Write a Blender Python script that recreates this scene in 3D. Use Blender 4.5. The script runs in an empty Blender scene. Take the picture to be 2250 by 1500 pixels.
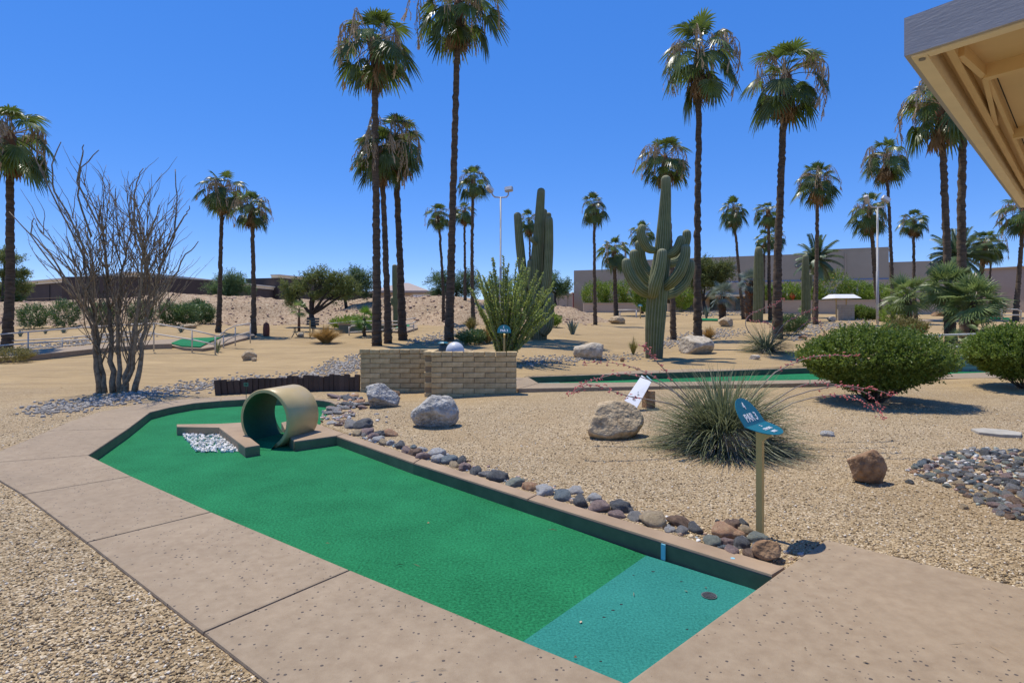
import bpy, bmesh, math, random
import numpy as np
from mathutils import Vector, Matrix, noise as mnoise
R = math.radians
random.seed(7); np.random.seed(7)
SC = bpy.context.scene
COL = SC.collection

# ------------------------------------------------------------------ camera, sky, sun, exposure
CAMZ = 1.65          # eye height above the sunken carpet (z = 0)
FPX, HOR = 1300.0, 695.0     # focal length and horizon row in photograph pixels (2250 x 1500)
cd = bpy.data.cameras.new('camera'); cam = bpy.data.objects.new('camera', cd); COL.objects.link(cam)
cam.location = (0, 0, CAMZ); cam.rotation_euler = (R(90), 0, 0)
cd.sensor_width = 36; cd.lens = FPX / 2250 * 36; cd.shift_y = -(750 - HOR) / 2250
cd.clip_start = 0.05; cd.clip_end = 2000
SC.camera = cam

SUN = Vector((-0.235, 0.255, 0.90)).normalized()      # towards the sun: high, behind-left of the view
w = bpy.data.worlds.new('World'); SC.world = w; w.use_nodes = True
nt = w.node_tree; nt.nodes.clear()
sky = nt.nodes.new('ShaderNodeTexSky'); sky.sky_type = 'NISHITA'; sky.sun_disc = False
sky.sun_elevation = math.asin(SUN.z); sky.sun_rotation = math.atan2(SUN.x, SUN.y)
sky.altitude = 1000; sky.air_density = 0.6; sky.dust_density = 0.0; sky.ozone_density = 6.0
gm = nt.nodes.new('ShaderNodeGamma'); gm.inputs['Gamma'].default_value = 0.42       # even, clean desert sky
hs = nt.nodes.new('ShaderNodeHueSaturation'); hs.inputs['Saturation'].default_value = 2.0; hs.inputs['Hue'].default_value = 0.521
hs.inputs['Value'].default_value = 3.5
bg = nt.nodes.new('ShaderNodeBackground'); bg.inputs['Strength'].default_value = 0.13
wo = nt.nodes.new('ShaderNodeOutputWorld')
nt.links.new(sky.outputs[0], gm.inputs[0]); nt.links.new(gm.outputs[0], hs.inputs['Color']); nt.links.new(hs.outputs[0], bg.inputs[0]); nt.links.new(bg.outputs[0], wo.inputs[0])
ld = bpy.data.lights.new('sun', 'SUN'); ld.energy = 4.3; ld.angle = R(0.53); ld.color = (1, 0.94, 0.84)
lo = bpy.data.objects.new('sun', ld); COL.objects.link(lo)
lo.rotation_euler = SUN.to_track_quat('Z', 'Y').to_euler(); lo.location = (0, 0, 30)
vs = SC.view_settings; vs.view_transform = 'Standard'; vs.look = 'None'; vs.gamma = 1; vs.exposure = 0.12
SC.cycles.max_bounces = 6; SC.cycles.transparent_max_bounces = 6
SC.cycles.use_denoising = True

# ------------------------------------------------------------------ helpers
def tag(o, label=None, cat=None, group=None, kind=None):
    if label: o['label'] = label
    if cat: o['category'] = cat
    if group: o['group'] = group
    if kind: o['kind'] = kind
    return o
def empty(name, loc, label=None, cat=None, group=None, rz=0):
    o = bpy.data.objects.new(name, None); COL.objects.link(o); o.location = loc; o.rotation_euler = (0, 0, rz)
    o.empty_display_size = 0.1
    return tag(o, label, cat, group)
def put(name, me, parent=None, loc=(0, 0, 0), rot=(0, 0, 0), scale=(1, 1, 1), mat=None):
    o = bpy.data.objects.new(name, me); COL.objects.link(o)
    o.location = loc; o.rotation_euler = rot; o.scale = scale
    if parent: o.parent = parent
    if mat and not me.materials: me.materials.append(mat)
    return o
class MB:
    def __init__(s): s.V = []; s.F = []
    def add(s, V, F):
        b = len(s.V); s.V.extend([tuple(v) for v in V]); s.F.extend([tuple(i + b for i in f) for f in F])
    def box(s, c, d, rz=0, M=None):
        x, y, z = d[0]/2, d[1]/2, d[2]/2; cs, sn = math.cos(rz), math.sin(rz)
        V = []
        for dz in (-z, z):
            for dx, dy in ((-x, -y), (x, -y), (x, y), (-x, y)):
                V.append((c[0] + dx*cs - dy*sn, c[1] + dx*sn + dy*cs, c[2] + dz))
        s.add(V, [(3, 2, 1, 0), (4, 5, 6, 7), (0, 1, 5, 4), (1, 2, 6, 5), (2, 3, 7, 6), (3, 0, 4, 7)])
    def beam(s, a, b, wd, ht, up=(0, 0, 1)):
        a, b = Vector(a), Vector(b); t = (b - a).normalized(); sd = t.cross(Vector(up)).normalized(); u = sd.cross(t)
        V = []
        for p in (a, b):
            for i, j in ((-1, -1), (1, -1), (1, 1), (-1, 1)): V.append(p + sd*(i*wd/2) + u*(j*ht/2))
        s.add(V, [(3, 2, 1, 0), (4, 5, 6, 7), (0, 1, 5, 4), (1, 2, 6, 5), (2, 3, 7, 6), (3, 0, 4, 7)])
    def tube(s, pts, rad, n=8, cap=True, prof=None):
        pts = [Vector(p) for p in pts]; m = len(pts)
        if not hasattr(rad, '__len__'): rad = [rad]*m
        b = len(s.V); u = None
        for i, p in enumerate(pts):
            t = (pts[min(i+1, m-1)] - pts[max(i-1, 0)]).normalized()
            if u is None:
                u = t.cross(Vector((0, 1, 0)) if abs(t.y) < .9 else Vector((1, 0, 0))).normalized()
            else:
                u = (u - t*u.dot(t)).normalized()
            v = t.cross(u)
            for k in range(n):
                a = 2*math.pi*k/n; r = rad[i]*(prof[k % len(prof)] if prof else 1)
                s.V.append(tuple(p + u*(math.cos(a)*r) + v*(math.sin(a)*r)))
        for i in range(m-1):
            for k in range(n):
                k2 = (k+1) % n
                s.F.append((b+i*n+k, b+i*n+k2, b+(i+1)*n+k2, b+(i+1)*n+k))
        if cap:
            s.F.append(tuple(b+k for k in reversed(range(n)))); s.F.append(tuple(b+(m-1)*n+k for k in range(n)))
    def mesh(s, name, mat=None, smooth=False):
        me = bpy.data.meshes.new(name); me.from_pydata(s.V, [], s.F)
        if smooth: me.polygons.foreach_set('use_smooth', [True]*len(me.polygons))
        if mat: me.materials.append(mat)
        me.update(); return me
    def obj(s, name, mat=None, parent=None, smooth=False, loc=(0, 0, 0), rot=(0, 0, 0)):
        return put(name, s.mesh(name, mat, smooth), parent, loc, rot)
def npmesh(name, V, F, mat=None, smooth=False):
    V = np.asarray(V, dtype=np.float32); F = np.asarray(F, dtype=np.int32)
    me = bpy.data.meshes.new(name); k = F.shape[1]
    me.vertices.add(len(V)); me.vertices.foreach_set('co', V.ravel())
    me.loops.add(F.size); me.loops.foreach_set('vertex_index', F.ravel())
    me.polygons.add(len(F)); me.polygons.foreach_set('loop_start', np.arange(0, F.size, k, dtype=np.int32))
    if smooth: me.polygons.foreach_set('use_smooth', np.ones(len(F), dtype=bool))
    if mat: me.materials.append(mat)
    me.update(calc_edges=True); me.validate(); return me
def slab_mesh(name, poly, z0, z1, ch=0.012, mat=None, wob=0.0):
    """extruded polygon with a chamfered top edge"""
    bm = bmesh.new()
    bot = [bm.verts.new((x, y, z0)) for x, y in poly]; top = [bm.verts.new((x, y, z1)) for x, y in poly]
    n = len(poly)
    ft = bm.faces.new(top); bm.faces.new(bot[::-1])
    for i in range(n): bm.faces.new((bot[i], bot[(i+1) % n], top[(i+1) % n], top[i]))
    bmesh.ops.recalc_face_normals(bm, faces=bm.faces)
    if ch:
        es = [e for e in bm.edges if e.verts[0] in top and e.verts[1] in top]
        bmesh.ops.bevel(bm, geom=es, offset=ch, segments=2, profile=0.6, affect='EDGES')
    me = bpy.data.meshes.new(name); bm.to_mesh(me); bm.free()
    if mat: me.materials.append(mat)
    return me
def cbox_mesh(name, d, ch, mat=None, jit=0.0, seed=0):
    bm = bmesh.new(); bmesh.ops.create_cube(bm, size=1)
    for v in bm.verts: v.co = Vector((v.co.x*d[0], v.co.y*d[1], v.co.z*d[2]))
    bmesh.ops.bevel(bm, geom=bm.edges[:], offset=ch, segments=1, affect='EDGES')
    rr = random.Random(seed)
    if jit:
        for v in bm.verts: v.co += Vector((rr.uniform(-jit, jit), rr.uniform(-jit, jit), rr.uniform(-jit, jit)))
    me = bpy.data.meshes.new(name); bm.to_mesh(me); bm.free()
    if mat: me.materials.append(mat)
    return me
def text_mesh(txt, size, mat, depth=0.002, sx=1.0):
    c = bpy.data.curves.new('lettering', 'FONT'); c.body = txt; c.size = size; c.align_x = 'CENTER'; c.align_y = 'CENTER'
    c.extrude = depth/2; c.resolution_u = 3; c.offset = size*0.018
    o = bpy.data.objects.new('lettering', c); COL.objects.link(o)
    dg = bpy.context.evaluated_depsgraph_get(); dg.update()
    me = bpy.data.meshes.new_from_object(o.evaluated_get(dg))
    bpy.data.objects.remove(o); bpy.data.curves.remove(c)
    for v in me.vertices: v.co.x *= sx
    me.materials.clear(); me.materials.append(mat); return me

# ------------------------------------------------------------------ materials
def mat(name, col, rough=.8, var=.18, scale=4., bump=0., bscale=60., col2=None, metal=0., spec=.5, trans=0., detail=4., stretch=None, gloss_var=0.):
    m = bpy.data.materials.new(name); m.use_nodes = True; n = m.node_tree; L = n.links
    b = n.nodes['Principled BSDF']; b.inputs['Roughness'].default_value = rough; b.inputs['Metallic'].default_value = metal
    b.inputs['Specular IOR Level'].default_value = spec
    tc = n.nodes.new('ShaderNodeTexCoord'); src = tc.outputs['Object']
    if stretch:
        mp = n.nodes.new('ShaderNodeMapping'); mp.inputs['Scale'].default_value = stretch; L.new(src, mp.inputs[0]); src = mp.outputs[0]
    nz = n.nodes.new('ShaderNodeTexNoise'); nz.inputs['Scale'].default_value = scale; nz.inputs['Detail'].default_value = detail
    nz.inputs['Roughness'].default_value = .62
    L.new(src, nz.inputs['Vector'])
    rp = n.nodes.new('ShaderNodeValToRGB'); rp.color_ramp.elements[0].position = .3; rp.color_ramp.elements[1].position = .7
    c2 = col2 or tuple(min(1, c*(1+var)) for c in col); c1 = col if col2 else tuple(c*(1-var) for c in col)
    rp.color_ramp.elements[0].color = (*c1, 1); rp.color_ramp.elements[1].color = (*c2, 1)
    L.new(nz.outputs[0], rp.inputs[0])
    oi = n.nodes.new('ShaderNodeObjectInfo')           # small tone change from object to object
    mr = n.nodes.new('ShaderNodeMapRange'); mr.inputs[3].default_value = 1-var*.8; mr.inputs[4].default_value = 1+var*.8
    L.new(oi.outputs['Random'], mr.inputs[0])
    mu = n.nodes.new('ShaderNodeVectorMath'); mu.operation = 'SCALE'
    L.new(rp.outputs[0], mu.inputs[0]); L.new(mr.outputs[0], mu.inputs['Scale'])
    L.new(mu.outputs[0], b.inputs['Base Color'])
    if bump:
        bz = n.nodes.new('ShaderNodeTexNoise'); bz.inputs['Scale'].default_value = bscale; bz.inputs['Detail'].default_value = 3
        L.new(src, bz.inputs['Vector'])
        bp = n.nodes.new('ShaderNodeBump'); bp.inputs['Strength'].default_value = 1; bp.inputs['Distance'].default_value = bump
        L.new(bz.outputs[0], bp.inputs['Height']); L.new(bp.outputs[0], b.inputs['Normal'])
    if trans:
        tr = n.nodes.new('ShaderNodeBsdfTranslucent'); L.new(mu.outputs[0], tr.inputs[0])
        mx = n.nodes.new('ShaderNodeMixShader'); mx.inputs[0].default_value = trans
        L.new(b.outputs[0], mx.inputs[1]); L.new(tr.outputs[0], mx.inputs[2])
        L.new(mx.outputs[0], n.nodes['Material Output'].inputs[0])
    return m
def gravel_mat(name, stops, scale=70., bump=.006, patch=(.8, 1.12), patch_scale=.35, dirt=None, sand=None):
    """crushed stone: one colour per cell, rounded relief; grains melt into an even tone where they get too small"""
    m = bpy.data.materials.new(name); m.use_nodes = True; n = m.node_tree; L = n.links
    b = n.nodes['Principled BSDF']; b.inputs['Roughness'].default_value = .9; b.inputs['Specular IOR Level'].default_value = .25
    tc = n.nodes.new('ShaderNodeTexCoord')
    vo = n.nodes.new('ShaderNodeTexVoronoi'); vo.inputs['Scale'].default_value = scale; vo.inputs['Randomness'].default_value = 1
    L.new(tc.outputs['Object'], vo.inputs['Vector'])
    sp = n.nodes.new('ShaderNodeSeparateColor'); L.new(vo.outputs['Color'], sp.inputs[0])
    rp = n.nodes.new('ShaderNodeValToRGB'); rp.color_ramp.interpolation = 'LINEAR'
    el = rp.color_ramp.elements
    while len(el) < len(stops): el.new(.5)
    for e, (p, c) in zip(el, stops): e.position = p; e.color = (*c, 1)
    L.new(sp.outputs[0], rp.inputs[0])
    n1 = n.nodes.new('ShaderNodeTexNoise'); n1.inputs['Scale'].default_value = patch_scale; n1.inputs['Detail'].default_value = 6; n1.inputs['Roughness'].default_value = .6
    L.new(tc.outputs['Object'], n1.inputs['Vector'])
    mr = n.nodes.new('ShaderNodeMapRange'); mr.inputs[1].default_value = .3; mr.inputs[2].default_value = .7
    mr.inputs[3].default_value = patch[0]; mr.inputs[4].default_value = patch[1]; L.new(n1.outputs[0], mr.inputs[0])
    col = rp.outputs[0]
    if dirt:
        n2 = n.nodes.new('ShaderNodeTexNoise'); n2.inputs['Scale'].default_value = .9; n2.inputs['Detail'].default_value = 5
        L.new(tc.outputs['Object'], n2.inputs['Vector'])
        r2 = n.nodes.new('ShaderNodeMapRange'); r2.inputs[1].default_value = .48; r2.inputs[2].default_value = .72; r2.inputs[4].default_value = .5
        L.new(n2.outputs[0], r2.inputs[0])
        mx = n.nodes.new('ShaderNodeMix'); mx.data_type = 'RGBA'; L.new(r2.outputs[0], mx.inputs[0]); L.new(col, mx.inputs[6]); mx.inputs[7].default_value = (*dirt, 1)
        col = mx.outputs[2]
    if sand:                                              # finer raked sand beyond the coarse gravel
        sx = n.nodes.new('ShaderNodeSeparateXYZ'); L.new(tc.outputs['Object'], sx.inputs[0])
        wn = n.nodes.new('ShaderNodeMath'); wn.operation = 'MULTIPLY_ADD'; wn.inputs[1].default_value = 6.; L.new(n1.outputs[0], wn.inputs[0]); L.new(sx.outputs[1], wn.inputs[2])
        ff = n.nodes.new('ShaderNodeMapRange'); ff.interpolation_type = 'SMOOTHSTEP'; ff.inputs[1].default_value = 11.; ff.inputs[2].default_value = 18.; ff.inputs[4].default_value = .85; L.new(wn.outputs[0], ff.inputs[0])
        mp = n.nodes.new('ShaderNodeMapping'); mp.inputs['Scale'].default_value = (.35, 2.2, 1); mp.inputs['Rotation'].default_value = (0, 0, .25); L.new(tc.outputs['Object'], mp.inputs[0])
        rk = n.nodes.new('ShaderNodeTexNoise'); rk.inputs['Scale'].default_value = 1.5; rk.inputs['Detail'].default_value = 7; rk.inputs['Roughness'].default_value = .7; rk.inputs['Distortion'].default_value = .6; L.new(mp.outputs[0], rk.inputs['Vector'])
        rr_ = n.nodes.new('ShaderNodeValToRGB'); rr_.color_ramp.elements[0].position = .32; rr_.color_ramp.elements[1].position = .66
        rr_.color_ramp.elements[0].color = (*sand[0], 1); rr_.color_ramp.elements[1].color = (*sand[1], 1); L.new(rk.outputs[0], rr_.inputs[0])
        mx2 = n.nodes.new('ShaderNodeMix'); mx2.data_type = 'RGBA'; L.new(ff.outputs[0], mx2.inputs[0]); L.new(col, mx2.inputs[6]); L.new(rr_.outputs[0], mx2.inputs[7]); col = mx2.outputs[2]
    mu = n.nodes.new('ShaderNodeVectorMath'); mu.operation = 'SCALE'; L.new(col, mu.inputs[0]); L.new(mr.outputs[0], mu.inputs['Scale'])
    L.new(mu.outputs[0], b.inputs['Base Color'])
    iv = n.nodes.new('ShaderNodeMath'); iv.operation = 'MULTIPLY'; iv.inputs[1].default_value = -1.; L.new(vo.outputs['Distance'], iv.inputs[0])
    bp = n.nodes.new('ShaderNodeBump'); bp.inputs['Distance'].default_value = bump; bp.inputs['Strength'].default_value = .9
    L.new(iv.outputs[0], bp.inputs['Height']); L.new(bp.outputs[0], b.inputs['Normal'])
    if sand:
        b2 = n.nodes.new('ShaderNodeBump'); b2.inputs['Distance'].default_value = .06; b2.inputs['Strength'].default_value = .6; L.new(rk.outputs[0], b2.inputs['Height']); L.new(bp.outputs[0], b2.inputs['Normal']); L.new(b2.outputs[0], b.inputs['Normal'])
    return m
G = {}
G['gravel'] = gravel_mat('desert_gravel', [(0, (.10, .07, .04)), (.20, (.24, .17, .09)), (.42, (.34, .245, .135)), (.66, (.42, .31, .175)), (.87, (.51, .395, .235)), (1, (.68, .57, .41))], scale=88, bump=.006, patch=(.84, 1.1), dirt=(.335, .23, .115), sand=((.30, .205, .095), (.47, .33, .155)))
G['bank'] = gravel_mat('bank_dirt', [(0, (.14, .085, .045)), (.2, (.30, .20, .115)), (.7, (.40, .285, .17)), (1, (.52, .41, .27))], scale=13., bump=.02, patch=(.72, 1.12), patch_scale=.5, dirt=(.40, .275, .165))
G['white_gravel'] = mat('white_marble_chips', (.50, .46, .39), .8, .2, 9, .002, 80, col2=(.80, .77, .70))
def concrete_mat():
    m = mat('washed_concrete', (.27, .195, .118), .85, .0, 14, .0015, 160, col2=(.345, .26, .165), detail=7)
    n = m.node_tree; L = n.links; b = n.nodes['Principled BSDF']
    tc = n.nodes.new('ShaderNodeTexCoord')
    vo = n.nodes.new('ShaderNodeTexVoronoi'); vo.inputs['Scale'].default_value = 30; L.new(tc.outputs['Object'], vo.inputs['Vector'])
    sp = n.nodes.new('ShaderNodeSeparateColor'); L.new(vo.outputs['Color'], sp.inputs[0])
    a = n.nodes.new('ShaderNodeMath'); a.operation = 'GREATER_THAN'; a.inputs[1].default_value = .42; L.new(sp.outputs[0], a.inputs[0])
    ms = n.nodes.new('ShaderNodeMath'); ms.operation = 'MULTIPLY_ADD'; ms.inputs[1].default_value = .15; ms.inputs[2].default_value = .10; L.new(sp.outputs[1], ms.inputs[0])
    lt = n.nodes.new('ShaderNodeMath'); lt.operation = 'LESS_THAN'; L.new(vo.outputs['Distance'], lt.inputs[0]); L.new(ms.outputs[0], lt.inputs[1])
    # pits come in drifts
    nz = n.nodes.new('ShaderNodeTexNoise'); nz.inputs['Scale'].default_value = 1.1; nz.inputs['Detail'].default_value = 3; L.new(tc.outputs['Object'], nz.inputs['Vector'])
    g2 = n.nodes.new('ShaderNodeMath'); g2.operation = 'GREATER_THAN'; g2.inputs[1].default_value = .43; L.new(nz.outputs[0], g2.inputs[0])
    m1 = n.nodes.new('ShaderNodeMath'); m1.operation = 'MULTIPLY'; L.new(a.outputs[0], m1.inputs[0]); L.new(lt.outputs[0], m1.inputs[1])
    m2 = n.nodes.new('ShaderNodeMath'); m2.operation = 'MULTIPLY'; L.new(m1.outputs[0], m2.inputs[0]); L.new(g2.outputs[0], m2.inputs[1])
    old = b.inputs['Base Color'].links[0].from_socket
    st = n.nodes.new('ShaderNodeTexNoise'); st.inputs['Scale'].default_value = .75; st.inputs['Detail'].default_value = 9; st.inputs['Roughness'].default_value = .68; st.inputs['Distortion'].default_value = .5; L.new(tc.outputs['Object'], st.inputs['Vector'])
    sr = n.nodes.new('ShaderNodeMapRange'); sr.inputs[1].default_value = .30; sr.inputs[2].default_value = .68; sr.inputs[3].default_value = .83; sr.inputs[4].default_value = 1.08; L.new(st.outputs[0], sr.inputs[0])
    sc_ = n.nodes.new('ShaderNodeVectorMath'); sc_.operation = 'SCALE'; L.new(old, sc_.inputs[0]); L.new(sr.outputs[0], sc_.inputs['Scale']); old = sc_.outputs[0]
    mx = n.nodes.new('ShaderNodeMix'); mx.data_type = 'RGBA'; L.new(m2.outputs[0], mx.inputs[0]); L.new(old, mx.inputs[6]); mx.inputs[7].default_value = (.085, .065, .05, 1)
    L.new(mx.outputs[2], b.inputs['Base Color'])
    return m
G['concrete'] = concrete_mat()
G['kerb'] = mat('kerb_concrete', (.27, .185, .11), .85, 0, 2.2, .0015, 140, col2=(.39, .275, .17), detail=6)
G['kerb_paint'] = mat('dark_green_kerb_paint', (.135, .112, .055), .75, .25, 6, .001, 60, col2=(.19, .155, .08))
def turf_mat(name, c1, c2, sc=55.):
    m = bpy.data.materials.new(name); m.use_nodes = True; n = m.node_tree; L = n.links; b = n.nodes['Principled BSDF']
    b.inputs['Roughness'].default_value = .9; b.inputs['Specular IOR Level'].default_value = .12
    tc = n.nodes.new('ShaderNodeTexCoord')
    nz = n.nodes.new('ShaderNodeTexNoise'); nz.inputs['Scale'].default_value = sc; nz.inputs['Detail'].default_value = 6; nz.inputs['Roughness'].default_value = .75; L.new(tc.outputs['Object'], nz.inputs['Vector'])
    n2 = n.nodes.new('ShaderNodeTexNoise'); n2.inputs['Scale'].default_value = 1.6; n2.inputs['Detail'].default_value = 7; n2.inputs['Roughness'].default_value = .65; L.new(tc.outputs['Object'], n2.inputs['Vector'])
    ad = n.nodes.new('ShaderNodeMath'); ad.operation = 'MULTIPLY_ADD'; ad.inputs[1].default_value = .78; L.new(nz.outputs[0], ad.inputs[0])
    hf = n.nodes.new('ShaderNodeMath'); hf.operation = 'MULTIPLY'; hf.inputs[1].default_value = .22; L.new(n2.outputs[0], hf.inputs[0]); L.new(hf.outputs[0], ad.inputs[2])
    rp = n.nodes.new('ShaderNodeValToRGB'); rp.color_ramp.elements[0].position = .36; rp.color_ramp.elements[1].position = .64
    rp.color_ramp.elements[0].color = (*c1, 1); rp.color_ramp.elements[1].color = (*c2, 1); L.new(ad.outputs[0], rp.inputs[0]); L.new(rp.outputs[0], b.inputs['Base Color'])
    bp = n.nodes.new('ShaderNodeBump'); bp.inputs['Distance'].default_value = .006; bp.inputs['Strength'].default_value = 1; L.new(nz.outputs[0], bp.inputs['Height']); L.new(bp.outputs[0], b.inputs['Normal'])
    return m
G['turf'] = turf_mat('green_putting_carpet', (.004, .075, .026), (.026, .26, .10))
G['teal'] = turf_mat('teal_rubber_mat', (.014, .13, .105), (.045, .285, .23), 70)
G['pipe'] = mat('tan_pipe_paint', (.56, .41, .17), .30, .06, 3, .0012, 90, col2=(.63, .47, .21))
G['pipe_in'] = mat('green_pipe_lining', (.004, .075, .028), .7, .2, 40, .002, 200)
G['block'] = mat('slump_block', (.42, .29, .125), .92, .16, 9, .005, 55, col2=(.64, .48, .25))
G['mortar'] = mat('mortar', (.27, .20, .115), .95, .1, 20, .002, 120)
G['timber'] = mat('weathered_timber', (.045, .030, .022), .85, .3, 5, .004, 30, col2=(.12, .075, .05), stretch=(6, 6, 1))
G['sign_teal'] = mat('teal_sign_paint', (.006, .125, .155), .38, .04, 3)
G['sign_white'] = mat('white_lettering', (.8, .8, .8), .5, .03, 3)
G['sign_post'] = mat('ochre_post_paint', (.52, .36, .12), .5, .08, 5, .0006, 80)
G['steel'] = mat('drain_steel', (.22, .22, .20), .45, .2, 20, metal=.7)
G['dark'] = mat('dark_recess', (.012, .012, .012), .9, .1)
G['blue_tape'] = mat('pale_blue_tape', (.25, .52, .58), .5, .08)
G['rail'] = mat('cream_rail_paint', (.56, .50, .40), .5, .08, 6)
G['galv'] = mat('grey_pole_paint', (.42, .41, .39), .45, .06, 6)
G['lamp_glass'] = mat('lamp_glass', (.75, .74, .70), .2, .04, 6)
G['globe'] = mat('pale_globe', (.55, .56, .56), .45, .05, 5)
G['trunk'] = mat('palm_bark', (.045, .030, .018), .95, .25, 2.6, .04, 14, col2=(.18, .125, .075), stretch=(1, 1, 5), detail=8)
G['boot'] = mat('palm_leaf_bases', (.13, .055, .025), .8, .25, 8, .004, 40, col2=(.24, .115, .055))
G['frond'] = mat('palm_leaf', (.072, .108, .016), .36, .3, 2.5, col2=(.155, .21, .042), trans=.45, spec=.7)
G['frond_low'] = mat('low_palm_leaf', (.13, .19, .045), .42, .25, 2.5, col2=(.30, .37, .14), trans=.42)
G['frond_y'] = mat('palm_leaf_bright', (.08, .17, .02), .4, .2, 2.5, col2=(.16, .30, .04), trans=.35)
G['frond_silver'] = mat('silver_palm_leaf', (.14, .19, .14), .45, .2, 2.5, col2=(.26, .32, .27), trans=.2)
G['frond_dead'] = mat('dead_palm_leaf', (.19, .115, .055), .85, .25, 4, col2=(.38, .25, .13), trans=.3)
G['stalk'] = mat('palm_flower_stalk', (.33, .235, .13), .8, .2, 6, col2=(.52, .40, .26), trans=.25)
G['date'] = mat('date_palm_leaf', (.065, .105, .045), .45, .2, 3, col2=(.13, .19, .09), trans=.2)
def saguaro_mat():
    m = mat('saguaro_skin', (.085, .100, .024), .7, .15, 3, .006, 60, col2=(.165, .175, .052))
    n = m.node_tree; L = n.links; b = n.nodes['Principled BSDF']
    at = n.nodes.new('ShaderNodeAttribute'); at.attribute_name = 'spine'
    old = b.inputs['Base Color'].links[0].from_socket
    mx = n.nodes.new('ShaderNodeMix'); mx.data_type = 'RGBA'; L.new(at.outputs['Fac'], mx.inputs[0]); L.new(old, mx.inputs[6]); mx.inputs[7].default_value = (.36, .34, .23, 1)
    ns = n.nodes.new('ShaderNodeTexNoise'); ns.inputs['Scale'].default_value = 2.4; ns.inputs['Detail'].default_value = 6; tc = n.nodes.new('ShaderNodeTexCoord'); L.new(tc.outputs['Object'], ns.inputs['Vector'])
    sz = n.nodes.new('ShaderNodeSeparateXYZ'); L.new(tc.outputs['Object'], sz.inputs[0])
    zr = n.nodes.new('ShaderNodeMapRange'); zr.inputs[1].default_value = .0; zr.inputs[2].default_value = 1.3; zr.inputs[3].default_value = .30; zr.inputs[4].default_value = 0.; L.new(sz.outputs[2], zr.inputs[0])
    ad = n.nodes.new('ShaderNodeMath'); ad.operation = 'ADD'; L.new(ns.outputs[0], ad.inputs[0]); L.new(zr.outputs[0], ad.inputs[1])
    th = n.nodes.new('ShaderNodeMapRange'); th.inputs[1].default_value = .66; th.inputs[2].default_value = .78; th.inputs[4].default_value = .75; L.new(ad.outputs[0], th.inputs[0])
    m3 = n.nodes.new('ShaderNodeMix'); m3.data_type = 'RGBA'; L.new(th.outputs[0], m3.inputs[0]); L.new(mx.outputs[2], m3.inputs[6]); m3.inputs[7].default_value = (.15, .115, .06, 1)   # corky old skin
    L.new(m3.outputs[2], b.inputs['Base Color']); return m
G['saguaro'] = saguaro_mat()
G['cane'] = mat('ocotillo_cane', (.10, .072, .042), .85, .25, 14, .008, 40, col2=(.34, .265, .165))
G['cane_green'] = mat('leafy_ocotillo_cane', (.10, .115, .06), .8, .2, 9, .003, 60, col2=(.19, .19, .11))
G['ocoleaf'] = mat('ocotillo_leaf', (.24, .31, .06), .5, .25, 6, col2=(.46, .52, .15), trans=.45)
G['bushleaf'] = mat('creosote_leaf', (.075, .135, .014), .5, .25, 9, col2=(.29, .37, .065), trans=.42)
G['bushstem'] = mat('shrub_stem', (.10, .075, .055), .9, .2, 8)
G['yucca'] = mat('red_yucca_leaf', (.11, .135, .045), .5, .3, 9, col2=(.34, .36, .20), trans=.25)
G['yucca_fibre'] = mat('red_yucca_dry_fibre', (.52, .47, .37), .8, .15, 6)
G['yucca_stalk'] = mat('red_yucca_stalk', (.30, .24, .19), .7, .2, 6)
G['coral'] = mat('coral_flower', (.55, .10, .10), .55, .2, 20, col2=(.75, .25, .22), trans=.2)
G['mesq'] = mat('mesquite_leaf', (.11, .145, .03), .6, .2, 3, col2=(.22, .245, .07), trans=.38)
G['pv'] = mat('blue_green_leaf', (.085, .15, .045), .6, .2, 3, col2=(.18, .255, .095), trans=.38)
G['yb'] = mat('yellow_bells_leaf', (.13, .21, .02), .5, .2, 3, col2=(.28, .37, .05), trans=.4)
G['yb_flower'] = mat('orange_flower', (.75, .38, .05), .6, .1, 9)
G['ole'] = mat('oleander_leaf', (.07, .125, .035), .5, .2, 3, col2=(.15, .215, .07), trans=.3)
G['bark'] = mat('dark_bark', (.035, .026, .020), .95, .2, 7, .006, 40, col2=(.075, .058, .045))
G['straw'] = mat('golden_grass', (.34, .20, .055), .7, .2, 5, col2=(.55, .36, .12), trans=.2)
G['strawgreen'] = mat('olive_grass', (.16, .16, .04), .7, .2, 5, col2=(.34, .27, .08), trans=.2)
G['agave'] = mat('blue_agave', (.10, .15, .12), .5, .2, 5, col2=(.20, .26, .21))
G['barrel'] = mat('rusty_barrel_cactus', (.16, .05, .025), .8, .25, 12, .004, 40)
G['stucco'] = mat('taupe_stucco', (.40, .325, .235), .95, .05, .6, .004, 40, col2=(.45, .37, .27), detail=6)
G['stucco_pink'] = mat('pinkish_stucco', (.43, .33, .25), .95, .05, .5, .004, 40, col2=(.48, .375, .285))
G['stucco_wall'] = mat('garden_wall_stucco', (.48, .37, .265), .95, .05, .7, .004, 40, col2=(.53, .42, .305))
G['brownwall'] = mat('brown_block_wall', (.070, .050, .040), .9, .12, 1.2, .004, 30, col2=(.095, .068, .054))
G['cornice'] = mat('cream_cornice', (.74, .65, .49), .8, .06, 3)
G['tileroof'] = mat('tile_roof', (.36, .29, .24), .9, .15, 9, .01, 30)
G['glass'] = mat('dark_window_glass', (.02, .024, .028), .12, .1, 2, spec=.7)
G['white'] = mat('white_paint', (.78, .78, .77), .5, .04, 4)
G['red_panel'] = mat('dark_red_panel', (.18, .035, .025), .6, .1, 4)
G['greybrick'] = mat('grey_block', (.38, .32, .24), .95, .1, 9, .004, 50)
G['bin'] = mat('grey_bin', (.17, .165, .15), .6, .1, 9)
G['bench'] = mat('bench_metal', (.045, .065, .055), .5, .15, 9)
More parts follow.
